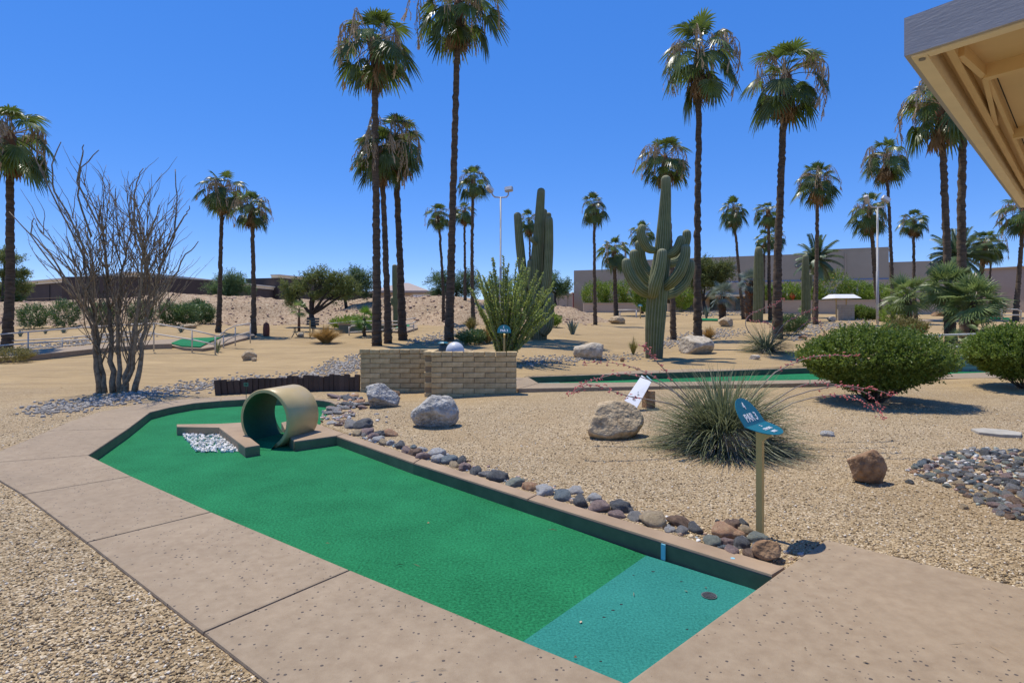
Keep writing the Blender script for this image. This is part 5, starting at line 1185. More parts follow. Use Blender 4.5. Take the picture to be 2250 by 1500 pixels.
def saguaro(label, base, Y, trunk, arms, name='saguaro'):
    """trunk/arms: lists of (px, py, half width px, depth offset m)"""
    g = Vector((at(base[0], base[1], Y).x, Y, 0)); g.z = gz(g.x, Y); k = Y/FPX; o = empty(name, g, label, 'cactus')
    def conv(L): return [at(p[0], p[1], Y+p[3])-g for p in L], [p[2]*(Y+p[3])/FPX for p in L]
    P, r = conv(trunk); P[0].z = -.15; put('trunk', ribbed(P, r, 20, .13), o)
    for a in arms: P, r = conv(a); put('arm', ribbed(P, r, 14, .14), o)
    return o
saguaro('big many armed saguaro in the middle of the gravel', (1438, 793), 18,
    [(1437, 793, 17, 0), (1438, 745, 19, 0), (1441, 690, 21, 0), (1447, 620, 20, 0), (1455, 560, 17.5, 0), (1460, 480, 13, 0), (1463, 420, 10.5, 0), (1463, 394, 9.5, 0)],
    [[(1437, 645, 10, -.1), (1415, 640, 12, -.25), (1395, 622, 12.5, -.3), (1380, 595, 11, -.3), (1376, 575, 9, -.3)],
     [(1437, 626, 10, .2), (1420, 618, 11.5, .3), (1404, 598, 11.5, .3), (1394, 570, 10, .3), (1393, 556, 9, .3)],
     [(1440, 600, 9, .5), (1424, 596, 10, .8), (1411, 575, 10, .9), (1406, 545, 9.5, .9), (1404, 535, 8.5, .9)],
     [(1438, 550, 7, -.1), (1424, 546, 9, -.15), (1413, 530, 9.5, -.2), (1408, 510, 9, -.2), (1411, 500, 8, -.2)],
     [(1443, 625, 9, -.35), (1436, 645, 11, -.75), (1440, 625, 12.5, -.95), (1450, 590, 11.5, -1.0), (1455, 555, 10, -1.0)],
     [(1463, 630, 10, -.15), (1478, 617, 12, -.35), (1493, 598, 12, -.45), (1504, 568, 11, -.45), (1507, 545, 9.5, -.45)],
     [(1460, 648, 10, .15), (1482, 640, 12, .35), (1502, 622, 12, .45), (1514, 595, 10.5, .45), (1517, 578, 9, .45)],
     [(1465, 560, 8, -.1), (1478, 556, 10, -.2), (1489, 545, 10, -.25), (1495, 530, 9.5, -.25), (1496, 525, 8.5, -.25)],
     [(1466, 580, 8, .25), (1485, 574, 10, .5), (1500, 552, 10, .6), (1508, 525, 9.5, .6), (1509, 512, 8.5, .6)]])
saguaro('dark saguaro with tall upright arms behind the leafy ocotillo', (1185, 747), 23,
    [(1183, 747, 17, 0), (1182, 705, 20, 0), (1178, 650, 15, 0), (1178, 590, 13, 0), (1183, 520, 11, 0), (1187, 450, 9, 0), (1189, 420, 8, 0)],
    [[(1172, 690, 8, .1), (1156, 670, 9, .1), (1150, 610, 9, .1), (1143, 545, 9, .1), (1139, 500, 8, .1), (1137, 473, 7.5, .1)],
     [(1188, 640, 8, .2), (1196, 600, 8.5, .4), (1196, 520, 8, .4), (1195, 465, 7, .4)],
     [(1186, 660, 9, -.2), (1200, 630, 9.5, -.4), (1206, 560, 9, -.4), (1207, 500, 8, -.4), (1207, 482, 7, -.4)],
     [(1190, 640, 7, .5), (1203, 610, 8, .7), (1206, 520, 7, .7), (1205, 472, 6, .7)],
     [(1192, 733, 9, -.3), (1203, 715, 12, -.35), (1206, 675, 11, -.35), (1207, 650, 9, -.35)],
     [(1166, 735, 9, -.2), (1160, 728, 10, -.2), (1162, 715, 8, -.2)],
     [(1168, 640, 6, -.1), (1164, 615, 7, -.1), (1164, 575, 5, -.1)],
     [(1178, 535, 4, -.2), (1172, 530, 5, -.3), (1168, 524, 4.5, -.3)]])
saguaro('single columnar saguaro beside the fat silver palm', (1666, 705), 39, [(1665, 706, 10, 0), (1666, 660, 10, 0), (1667, 600, 10, 0), (1667, 560, 8.5, 0), (1667, 548, 7, 0)], [[(1672, 632, 3, -.1), (1678, 622, 3, -.2), (1677, 616, 3, -.2)]], 'columnar_cactus')
saguaro('columnar cactus with one short arm before the date palm', (1770, 702), 40, [(1771, 703, 9, 0), (1771, 650, 9, 0), (1770, 600, 7.5, 0), (1770, 565, 6, 0)], [[(1774, 640, 4, .1), (1780, 628, 5, .15), (1780, 605, 4.5, .15)]], 'columnar_cactus')
saguaro('thin saguaro partly hidden by the right palm of three', (871, 712), 33, [(870, 712, 6, 0), (870, 670, 6, 0), (868, 620, 6, 0), (867, 585, 5, 0)], [[(866, 672, 3, 0), (862, 665, 3.5, 0), (862, 656, 3, 0)]], 'columnar_cactus')
# barrel cactus and dark cypress-like post
g = GP(585, 738); k = g.y/FPX; o = empty('barrel_cactus', g, 'rust red barrel cactus below the dirt bank', 'cactus'); mb = MB()
mb.tube([(0, 0, -.1), (0, 0, 4*k), (0, 0, 16*k), (0, 0, 26*k), (0, 0, 30*k)], [5*k, 6.4*k, 6.6*k, 5.6*k, 1.5*k], 36, True, [1.09, 1., .91, 1.]); mb.obj('body', G['barrel'], o, True)
# ------------------------------------------------------------------ ocotillos
def wand(rr, base, d, L, r, mb, bend=.25, n=9, taper=.28, up=.35):
    """a crooked cane; returns its points"""
    p = Vector(base); d = Vector(d).normalized(); pts = [p.copy()]; st = L/n
    for i in range(n):
        d = (d+Vector((rr.gauss(0, bend), rr.gauss(0, bend), rr.gauss(0, bend*.5)+up*.12))).normalized(); p = p+d*st; pts.append(p.copy())
    mb.tube(pts, [r*(1-(1-taper)*i/n) for i in range(n+1)], 6, True); return pts
def ocotillo_bare():
    g = GP(262, 862); k = g.y/FPX; o = empty('ocotillo', g, 'tall bare grey branched ocotillo left of the green', 'shrub'); rr = random.Random(21)
    def rel(px, py, dy=0.): return at(px, py, g.y+dy)-g
    stems = [[(222, 860), (211, 790), (200, 710), (172, 600), (146, 520)], [(233, 862), (220, 785), (205, 690), (182, 560), (165, 470)], [(250, 862), (246, 770), (240, 650), (230, 540), (215, 430)], [(262, 863), (258, 760), (262, 640), (280, 540), (300, 430)], [(272, 862), (286, 790), (298, 700), (316, 600), (330, 510)], [(296, 860), (310, 800), (320, 700), (348, 600), (378, 500)], [(266, 861), (290, 810), (306, 670), (315, 560), (350, 450)]]
    for si, s in enumerate(stems):
        dep = rr.uniform(-.35, .35); pts = []
        for i in range(len(s)-1):
            for q in range(4):
                f = q/4; px = s[i][0]*(1-f)+s[i+1][0]*f; py = s[i][1]*(1-f)+s[i+1][1]*f; h = (862-py)/350
                pts.append(rel(px, py, dep*min(1.6, h*1.2))+Vector((rr.gauss(0, .018), rr.gauss(0, .02), 0)))
        pts.append(rel(*s[-1], dep*1.6)); pts[0].z = -.1; m = len(pts); mb = MB(); rad = [(.068 if si in (0, 2, 4, 5) else .055)*(1-.86*(i/(m-1))**.7) for i in range(m)]; mb.tube(pts, rad, 8); mb.obj('stem', G['cane'], o, True)
        # canes leave the stem at all heights
        for j in range(26):
            i = rr.randrange(3, m-3); b = pts[i]; fr = i/m; a = rr.uniform(0, 6.28); out = Vector((b.x-0.05, b.y, 0)); out = out.normalized() if out.length > .05 else Vector((1, 0, 0))
            d = Vector((math.cos(a)*.35, math.sin(a)*.45, 1.0))+out*rr.uniform(-.05, .22); L = rr.uniform(.8, 2.3)*(1.15-.55*fr)*(1.25 if fr < .35 else 1); mb = MB()
            wp = wand(rr, b, d, L, rr.uniform(.008, .015), mb, .13, 10)
            for _ in range(rr.choice((1, 2, 3, 3))):
                q = rr.randrange(3, 9); c = wp[q]; dd = (wp[q+1]-wp[q]).normalized()+Vector((rr.uniform(-.6, .6), rr.uniform(-.6, .6), rr.uniform(0, .4))); wand(rr, c, dd, rr.uniform(.3, .95), .009, mb, .17, 7)
            for _ in range(5):
                q = rr.randrange(1, 10); c = wp[q]; d3 = Vector((rr.uniform(-1, 1), rr.uniform(-1, 1), .3)).normalized(); mb.tube([c, c+d3*.05], [.006, .002], 3, False)
            mb.obj('cane', G['cane'], o, True)
    for pth in (((205, 720), (130, 600), (65, 515), (20, 465)), ((195, 690), (110, 560), (66, 512), (74, 480)), ((200, 600), (130, 460), (75, 345), (100, 390)), ((190, 560), (118, 420), (112, 360), (134, 312)), ((330, 680), (380, 610), (410, 560), (436, 530)), ((345, 600), (385, 520), (388, 430), (385, 372)), ((200, 520), (170, 430), (180, 370), (217, 330)), ((230, 520), (170, 400), (180, 340), (184, 318)), ((355, 560), (395, 495), (410, 470), (416, 452)), ((300, 540), (290, 440), (302, 400), (315, 370))):
        dep = rr.uniform(-.5, .5); pp = []
        for i in range(len(pth)-1):
            for q in range(3): f = q/3; pp.append(rel(pth[i][0]*(1-f)+pth[i+1][0]*f, pth[i][1]*(1-f)+pth[i+1][1]*f, dep)+Vector((rr.gauss(0, .012), rr.gauss(0, .012), rr.gauss(0, .012))))
        pp.append(rel(*pth[-1], dep)); mb = MB(); n = len(pp); mb.tube(pp, [.022-.013*i/(n-1) for i in range(n)], 6); mb.obj('cane', G['cane'], o, True)
ocotillo_bare()
def leaves_np(C, D, L, Wd, rs, fold=0.):
    """many small leaf blades: centres C, directions D; returns V,F (diamond quads)"""
    n = len(C); D = D/np.linalg.norm(D, axis=1, keepdims=True); q = rs.randn(n, 3); E = np.cross(D, q); E /= np.linalg.norm(E, axis=1, keepdims=True)+1e-9
    L = np.broadcast_to(np.asarray(L), (n,))[:, None]; Wd = np.broadcast_to(np.asarray(Wd), (n,))[:, None]
    V = np.stack([C, C+D*L*.5+E*Wd, C+D*L, C+D*L*.5-E*Wd], 1).reshape(-1, 3); F = np.arange(n*4).reshape(n, 4); return V, F
def ocotillo_leafy():
    g = Vector((at(1112, 768, 15.5).x, 15.5, 0)); g.z = gz(g.x, 15.5); k = 15.5/FPX; o = empty('ocotillo', g, 'leafy green ocotillo fanning out behind the brick wall', 'shrub'); rr = random.Random(5); rs = np.random.RandomState(5)
    for j in range(84):
        tx = rr.uniform(-66, 108)*k*(1 if j % 3 else .6); h = rr.uniform(120, 246)*k*(1-.18*abs(tx)/(80*k)); ty = rr.uniform(-.75, .75); b = Vector((rr.uniform(-.14, .14), rr.uniform(-.1, .1), 0)); pts = []
        for i in range(10):
            f = i/9; pts.append(b+Vector((tx*f**1.15, ty*f, h*f))+Vector((rr.gauss(0, .014), rr.gauss(0, .014), 0)))
        pts[0].z = -.05; mb = MB(); mb.tube(pts, [.024-.016*i/9 for i in range(10)], 5)
        c = mb.obj('cane', G['cane_green'], o, True); n = 340; f = rs.rand(n)**.8*8.2+.8; i = np.clip(f.astype(int), 0, 8); P = np.array([tuple(p) for p in pts]); u = (f-i)[:, None]; C = P[i]*(1-u)+P[i+1]*u; T_ = P[i+1]-P[i]; T_ /= np.linalg.norm(T_, axis=1, keepdims=True)
        V, F = leaves_np(C, T_*.5+rs.randn(n, 3)*.75, rs.uniform(.045, .08, n), .016, rs); tag(put('leaves', npmesh('leaves', V, F, G['ocoleaf']), c), kind='stuff')
ocotillo_leafy()
# ------------------------------------------------------------------ bushes
def bush(label, px, pyb, wpx, hpx, Y, seed, m='bushleaf', n=3600, per=9, ll=.035, lw=.008, name='creosote_bush', low=.18, stems=16, cat='shrub', group=None, flowers=None, up=.7, dep=.85):
    g = Vector((at(px, pyb, Y).x, Y, 0)); g.z = gz(g.x, Y); k = Y/FPX; a, h = wpx*k/2, hpx*k; rs = np.random.RandomState(seed); rr = random.Random(seed)
    if name == 'oleander':
        for Y in np.arange(34, 47, .1):
            q = at(px, pyb, float(Y))
            if q.z <= bank_z(q.x, float(Y)): break
        Y = float(Y); g = Vector((q.x, Y, bank_z(q.x, Y)-.05)); k = Y/FPX; a, h = wpx*k/2, hpx*k
    o = empty(name, g, label, cat, group); zc = h*.55
    th = rs.rand(n)*2*np.pi; cz = rs.uniform(-.95, 1, n); rad = .62+.38*rs.rand(n)**.35
    nb = 46; bd = rs.randn(nb, 3); bd /= np.linalg.norm(bd, axis=1, keepdims=True); dd = np.stack([np.sqrt(1-cz**2)*np.cos(th), np.sqrt(1-cz**2)*np.sin(th), cz], 1); clm = (dd@bd.T).max(1)
    lump = 1+.07*np.sin(3*th+seed)+.05*np.sin(5*th+2.1*seed+3*cz)+.05*rs.randn(n)+.9*(clm-.93)
    s = np.sqrt(1-cz**2); dirs = np.stack([s*np.cos(th), s*np.sin(th), cz], 1)
    z = zc+dirs[:, 2]*rad*np.where(cz > 0, h-zc, zc-h*low)*np.where(cz > 0, lump, 1)
    prof = np.clip(.58+.6*(z/h), .45, 1)          # narrower towards the ground
    base = np.stack([dirs[:, 0]*rad*lump*a*np.where(cz < 0, prof, 1), dirs[:, 1]*rad*lump*a*dep*np.where(cz < 0, prof, 1), z], 1)
    tw = dirs*np.array([1, 1, .8])+np.array([0, 0, up]); tw += rs.randn(n, 3)*.25; tw /= np.linalg.norm(tw, axis=1, keepdims=True)
    f = np.linspace(0, 1, per)[None, :, None]; tl = ll*2.6*(.7+.6*rs.rand(n))[:, None, None]
    C = (base[:, None]+tw[:, None]*tl*f).reshape(-1, 3); D = (tw[:, None]*.7+rs.randn(n, per, 3)*.6).reshape(-1, 3)
    V, F = leaves_np(C, D, ll*rs.uniform(.7, 1.2, len(C)), lw, rs); tag(put('foliage', npmesh('foliage', V, F, G[m]), o), kind='stuff')
    for j in range(stems):
        i = rs.randint(n); t = Vector(base[i])*.9; mb = MB(); b = Vector((rr.uniform(-.06, .06)*a, rr.uniform(-.06, .06)*a, -.05)); q = b+(t-b)*.5+Vector((rr.gauss(0, .05)*a, rr.gauss(0, .05)*a, -.02*h)); r = .014*max(.5, a)
        mb.tube([b, b+(q-b)*.5+Vector((0, 0, .02*h)), q, t], [r*1.3, r, r*.8, r*.35], 5); mb.obj('stem', G['bushstem'], o, True)
    if flowers:
        i = rs.choice(n, flowers[1]); i = i[cz[i] > -.1]; C = base[i]*1.06; C = np.repeat(C, 6, 0)+rs.randn(len(C)*6, 3)*flowers[2]*.4; V, F = leaves_np(C, rs.randn(len(C), 3), flowers[2], flowers[2]*.35, rs); tag(put('flowers', npmesh('flowers', V, F, G[flowers[0]]), o), kind='stuff')
    return o
bush('big round green bush right of the red yucca', 1917, 884, 284, 150, 10.2, 3, n=7600, ll=.046, lw=.012, stems=40)
bush('round green bush cut by the right edge of the picture', 2250, 846, 218, 126, 11.6, 4, n=8500, ll=.046, lw=.012, stems=26)
bush('small round bush beside the grey kiosk wall', 1886, 700, 36, 26, 42, 5, n=700, ll=.10, lw=.025, name='round_shrub', stems=4)
bush('lower round bush right of the one by the kiosk wall', 1912, 701, 26, 18, 41, 6, n=500, ll=.10, lw=.025, name='round_shrub', stems=4)
bush('olive mounded shrub behind the big round bush', 1995, 742, 66, 36, 24, 7, 'strawgreen', 900, ll=.08, lw=.012, name='olive_shrub', stems=4)
bush('wispy yellow green shrub left of the low dark palm', 1962, 735, 36, 60, 27, 8, 'yb', 350, ll=.09, lw=.012, name='wispy_shrub', stems=8)
bush('green shrub at the foot of the leaning tall palm', 1735, 745, 60, 38, 27, 9, 'ole', 900, ll=.08, lw=.014, name='green_shrub', stems=4)
bush('low green clump right of the golden grass mound', 1040, 745, 60, 22, 22.5, 10, 'ole', 700, ll=.07, lw=.014, name='green_shrub', stems=3)
bush('pale green clump by the foot of the dark saguaro', 1212, 712, 30, 20, 31, 11, 'yb', 350, ll=.09, lw=.02, name='green_shrub', stems=3)
bush('bright green low planting behind the ramp wall', 775, 722, 90, 22, 31, 13, 'yb', 800, ll=.10, lw=.02, name='green_shrub', stems=3)
bush('olive tuft creeping over the walk at the left edge', 20, 806, 90, 24, 19, 14, 'strawgreen', 600, ll=.06, lw=.01, name='olive_shrub', stems=3)
OL = [(72, 728, 46, 44, 36, 'first oleander from the left on the dirt bank'), (142, 722, 46, 52, 36.3, 'second oleander from the left on the dirt bank'), (375, 716, 34, 42, 37, 'oleander on the bank just right of the bare ocotillo'), (412, 714, 32, 38, 37, 'middle oleander of three right of the bare ocotillo'), (448, 712, 30, 36, 37.4, 'right oleander of three right of the bare ocotillo'), (436, 694, 26, 26, 40, 'small oleander higher up the bank'), (310, 715, 40, 44, 36.5, 'oleander half hidden behind the bare ocotillo'), (225, 718, 36, 38, 36.5, 'oleander behind the left canes of the bare ocotillo')]
for i, (px, py, wd, h, Y, lb) in enumerate(OL): bush(lb, px, py, wd, h, Y, 30+i, 'ole', 420, 7, .13, .024, 'oleander', stems=6, group='oleanders on the dirt bank', low=.08)
YB = [(1308, 690, 54, 62, 64, 'flowering yellow bells behind the curved garden wall, left'), (1345, 690, 60, 60, 64.5, 'flowering yellow bells behind the curved garden wall, middle'), (1395, 690, 64, 70, 64, 'flowering yellow bells behind the curved garden wall, right'), (1425, 706, 58, 62, 50, 'soft green shrub left of the saguaro trunk'), (1690, 688, 46, 54, 58, 'green shrub behind the long garden wall, leftmost'), (1735, 688, 52, 58, 58, 'green shrub behind the long garden wall with orange cone'), (1830, 686, 70, 84, 58, 'tall flowering yellow bells behind the kiosk canopy'), (1880, 686, 60, 62, 58, 'yellow bells just right of the kiosk canopy'), (1925, 686, 66, 54, 57, 'spreading green shrub behind the right floodlight pole'), (1968, 686, 50, 50, 57, 'green shrub behind the low dark trunked palm'), (1500, 690, 44, 50, 60, 'green shrub behind the right arms of the saguaro'), (1785, 686, 50, 50, 58, 'green shrub behind the columnar cactus')]
for i, (px, py, wd, h, Y, lb) in enumerate(YB): bush(lb, px, py, wd, h, Y, 50+i, 'yb', 650, 7, .20, .035, 'flowering_shrub', stems=5, group='shrubs along the building', low=.05, up=1.2, flowers=('yb_flower', 26, .10) if 'flowering' in lb else None)
# ------------------------------------------------------------------ trees
def tree(label, px, pyb, Y, trunk_h, crown, seed, m='mesq', n=2600, ll=.09, lw=.016, name='mesquite_tree', tr=.10, group=None, limbs=6, per=9, gap=.5):
    """crown: list of (px, py, half width px, half height px) clumps"""
    g = Vector((at(px, pyb, Y).x, Y, 0)); g.z = bank_z(g.x, Y) if 34 < Y < 55 and g.x < 5 else gz(g.x, Y); k = Y/FPX; rr = random.Random(seed); rs = np.random.RandomState(seed); o = empty(name, g, label, 'tree', group)
    fork = Vector((rr.uniform(-.2, .2), 0, trunk_h)); mb = MB(); mb.tube([(0, 0, -.2), fork*.5+Vector((rr.uniform(-.08, .08), 0, 0)), fork], [tr*1.3, tr, tr*.85], 8); mb.obj('trunk', G['bark'], o, True)
    Cs, Ds = [], []
    tot = sum(c[2]*c[3] for c in crown)
    for cx, cy, hw, hh in crown:
        c = at(cx, cy, Y)-g; c.y += rr.uniform(-.4, .4)*hw*k; mid = fork+(c-fork)*.5+Vector((rr.uniform(-.3, .3), rr.uniform(-.2, .2), rr.uniform(.0, .3)*min(1, c.length*.3)))
        mb = MB(); mb.tube([fork, fork+(mid-fork)*.5+Vector((0, 0, -.05)), mid, c], [tr*.7, tr*.5, tr*.36, tr*.12], 6)
        for _ in range(limbs):
            q = c+Vector((rr.uniform(-1, 1)*hw*k*.85, rr.uniform(-1, 1)*hw*k*.7, rr.uniform(-.8, .85)*hh*k)); b = mid+(c-mid)*rr.uniform(.1, .9); mb.tube([b, (b+q)/2+Vector((0, 0, .06)), q], [tr*.2, tr*.13, tr*.04], 4)
        mb.obj('limb', G['bark'], o, True)
        nn = max(40, int(n*hw*hh/tot)); cl = rs.randn(max(6, nn//22), 3); cl /= np.linalg.norm(cl, axis=1, keepdims=True); cl *= (rs.rand(len(cl), 1)**.42)
        P = cl[rs.randint(len(cl), size=nn)]+rs.randn(nn, 3)*.15*gap*2
        P = P*np.array([hw*k, hw*k*.8, hh*k])+np.array(c)
        D = rs.randn(nn, 3)*.8+np.array([0, 0, .25]); D /= np.linalg.norm(D, axis=1, keepdims=True); f = np.linspace(0, 1, per)[None, :, None]
        Cs.append((P[:, None]+D[:, None]*f*ll*2.8).reshape(-1, 3)); Ds.append((D[:, None]*.6+rs.randn(nn, per, 3)*.7).reshape(-1, 3))
    C = np.concatenate(Cs); D = np.concatenate(Ds); V, F = leaves_np(C, D, ll*rs.uniform(.7, 1.2, len(C)), lw, rs); tag(put('crown', npmesh('crown', V, F, G[m]), o), kind='stuff')
    return o
tree('dark crooked mesquite behind the golden grass', 688, 722, 33, .75, [(640, 640, 24, 26), (662, 622, 26, 24), (690, 608, 26, 24), (715, 612, 22, 26), (745, 620, 28, 26), (772, 636, 26, 24), (640, 662, 18, 18), (700, 640, 24, 18), (735, 648, 30, 16)], 3, 'mesq', 2400, .10, .017, tr=.16)
tree('feathery blue green tree behind the mesquite', 762, 700, 40, 1.0, [(770, 618, 30, 26), (795, 612, 24, 24), (750, 640, 26, 20), (800, 632, 22, 18)], 4, 'pv', 1500, .14, .018, 'feathery_tree', .10)
tree('feathery green tree on the bank behind the two left palms', 500, 668, 48, .6, [(480, 632, 26, 20), (505, 615, 26, 18), (525, 632, 26, 20), (500, 640, 34, 14)], 5, 'pv', 1700, .17, .020, 'feathery_tree', .10)
tree('blue green tree behind the slim palms on the bank', 1000, 690, 47, 1.0, [(965, 618, 24, 22), (990, 632, 28, 26), (1020, 612, 24, 20), (1038, 635, 20, 26), (960, 645, 18, 18)], 6, 'pv', 1600, .17, .020, 'feathery_tree', .10, gap=.6)
tree('drooping blue green tree right of the dark saguaro', 1222, 690, 46, 1.0, [(1215, 622, 24, 18), (1235, 635, 20, 20), (1200, 630, 18, 20)], 7, 'pv', 1000, .17, .020, 'feathery_tree', .09)
tree('broad olive tree before the stucco building', 1548, 692, 53, 1.2, [(1525, 600, 22, 24), (1552, 590, 26, 20), (1585, 596, 26, 22), (1540, 622, 30, 18), (1585, 622, 22, 18)], 8, 'mesq', 2200, .20, .030, 'olive_tree', .16)
tree('green pine behind the leftmost palm', 12, 700, 47, 2.2, [(12, 560, 26, 12), (35, 572, 20, 10), (20, 600, 30, 12), (45, 605, 14, 10), (30, 632, 28, 14), (5, 640, 20, 14), (30, 660, 26, 12)], 9, 'mesq', 1700, .18, .028, 'pine_tree', .22)
tree('dark saguaro side shrub tree far behind the leafy ocotillo', 1105, 690, 50, .8, [(1085, 630, 22, 20), (1115, 625, 22, 20)], 10, 'pv', 600, .17, .020, 'feathery_tree', .09)
# ------------------------------------------------------------------ grasses, agaves, red yucca
def tuft(name, label, px, pyb, wpx, hpx, Y, m, n, seed, cat='grass', w_=.006, curve=.5, spread=1., group=None, tip=.1, broad=None, parts=False):
    g = Vector((at(px, pyb, Y).x, Y, 0)); g.z = gz(g.x, Y); k = Y/FPX; rr = random.Random(seed); o = empty(name, g, label, cat, group); R0 = wpx*k/2*1.15; H = hpx*k*1.15; mb = MB()
    for j in range(n):
        a = rr.uniform(0, 6.283); q = rr.random()**.6*spread; L = rr.uniform(.7, 1.08); out = Vector((math.cos(a), math.sin(a), 0)); e = Vector((-math.sin(a), math.cos(a), 0)); b = out*rr.uniform(0, .16)*R0; V = []
        ns = 5
        for i in range(ns+1):
            f = i/ns; c = b+out*(R0*q*L*(f**(1+.2*curve)))+Vector((0, 0, H*L*(f*(1.25-.25*f)*(1-.35*q)-curve*q*.62*f**2.6)))+e*rr.gauss(0, .006)*f
            wd = w_*(1 if not broad else (.75+broad*math.sin(math.pi*min(1, f*.9))))*(1-f**2.2)+w_*tip
            V += [c-e*wd, c+Vector((0, 0, -wd*.5)), c+e*wd]
        F = []
        for i in range(ns): s = i*3; F += [(s, s+1, s+4, s+3), (s+1, s+2, s+5, s+4)]
        if parts: m2 = MB(); m2.add(V, F); m2.obj('leaf', G[m], o)
        else: mb.add(V, F)
    if not parts: tag(mb.obj('blades', G[m], o), kind='stuff')
    return o
tuft('golden_grass', 'golden dry grass mound in front of the bench', 716, 740, 82, 40, 25, 'straw', 520, 1, w_=.011, curve=.35)
tuft('golden_grass', 'amber grass mound left of the leafy ocotillo', 1073, 741, 50, 42, 22.5, 'straw', 300, 2, w_=.011, curve=.4)
tuft('dry_grass', 'feathery green and amber grass between the slim palms', 1035, 717, 46, 36, 30, 'strawgreen', 260, 3, w_=.012, curve=.5)
tuft('dry_grass', 'small olive grass tuft left of the saguaro trunk', 1391, 769, 30, 38, 19.5, 'strawgreen', 110, 4, w_=.008, curve=.3)
tuft('dry_grass', 'amber grass clump right of the tall palm by the saguaro', 1558, 736, 44, 30, 26, 'straw', 240, 5, w_=.011, curve=.4)
tuft('agave', 'grey blue agave on the gravel left of the saguaro', 1258, 727, 44, 32, 26, 'agave', 24, 6, 'agave', .035, .1, .8, broad=.5, parts=True)
for i, (px, py, wd, h, Y, lb) in enumerate(((478, 774, 34, 34, 21, 'spiky agave at the end of the left ramp'), (398, 738, 26, 18, 30, 'small agave behind the rail above the humped green'), (45, 752, 18, 16, 30, 'little agave behind the rail near the leftmost palm'), (100, 743, 14, 12, 31, 'tiny agave second from the left behind the rail'), (140, 742, 20, 14, 31, 'small agave third from the left behind the rail'))):
    tuft('agave', lb, px, py, wd, h, Y, 'agave' if i else 'yucca', 20, 10+i, 'agave', .03 if i else .02, .15, .9, group='small agaves behind the left rail', broad=.4, parts=True)
tuft('prickly_plant', 'grey green spiky plant in the far stone drift', 1552, 698, 22, 30, 44, 'agave', 30, 20, 'agave', .04, .1, .8, broad=.4, parts=True)
def yucca(label, px, pyb, wpx, hpx, Y, n, seed, stalks, w_=.0085):
    g = Vector((at(px, pyb, Y).x, Y, 0)); g.z = gz(g.x, Y); k = Y/FPX; rr = random.Random(seed); o = empty('red_yucca', g, label, 'plant', 'red yuccas'); R0 = wpx*k/2; H = hpx*k
    for part, cnt, m in (('leaves', n, 'yucca'), ('dry_fibres', int(n*.5), 'yucca_fibre')):
        mb = MB()
        for j in range(cnt):
            a = rr.uniform(0, 6.283); el = math.radians(rr.uniform(8, 88)) if part == 'leaves' else math.radians(rr.uniform(-5, 70)); L = (R0*.92+H*.25)*rr.uniform(.68, 1.03)*(.85 if part != 'leaves' else 1); out = Vector((math.cos(a), math.sin(a), 0)); e = Vector((-math.sin(a), math.cos(a), 0)); p = out*rr.uniform(0, .12)*R0+Vector((0, 0, -.02)); V = []; ns = 7; sag = rr.choice((rr.uniform(.15, .6), rr.uniform(.6, 1.9))) if part == 'leaves' else rr.uniform(.8, 3.2); tw = rr.gauss(0, .3)
            for i in range(ns+1):
                f = i/ns; wd = (w_ if part == 'leaves' else w_*.34)*(1-f**1.8*.9); V += [p-e*wd, p+Vector((0, 0, -wd*.7)), p+e*wd]
                d = out*math.cos(el)+Vector((0, 0, math.sin(el)))+e*tw*f; p = p+d.normalized()*(L/ns); el -= sag/ns*(1.2 if el > 0 else .5)
                if p.z < .01: p.z = .01
            F = []
            for i in range(ns): s = i*3; F += [(s, s+1, s+4, s+3), (s+1, s+2, s+5, s+4)]
            mb.add(V, F)
        tag(mb.obj(part, G[m], o), kind='stuff')
    for st in stalks:
        P = [at(x, y, Y+dy)-g for x, y, dy in st]; pts = []; N = 18
        for i in range(N+1):
            f = i/N*(len(P)-1); q = min(int(f), len(P)-2); u = f-q; a, b, c, d = P[max(q-1, 0)], P[q], P[q+1], P[min(q+2, len(P)-1)]
            pts.append(.5*((2*b)+(c-a)*u+(2*a-5*b+4*c-d)*u*u+(3*b-a-3*c+d)*u**3)+Vector((rr.gauss(0, .004), rr.gauss(0, .004), rr.gauss(0, .004))))
        mb = MB(); mb.tube(pts, [.009*(Y/6.7)**.5*(1-.7*i/N) for i in range(N+1)], 5); s_ = mb.obj('flower_stalk', G['yucca_stalk'], o, True); mb = MB(); sc = (Y/6.7)**.5
        for i in range(int(N*.45), N+1):
            for _ in range(4):
                c = pts[i]+Vector((rr.gauss(0, .018), rr.gauss(0, .018), rr.gauss(0, .014)))*sc; dd = Vector((rr.uniform(-1, 1), rr.uniform(-1, 1), rr.uniform(-.7, .7))).normalized(); mb.tube([c, c+dd*.012*sc, c+dd*.030*sc], [.003*sc, .0075*sc, .004*sc], 5)
        tag(mb.obj('flowers', G['coral'], s_), kind='stuff')
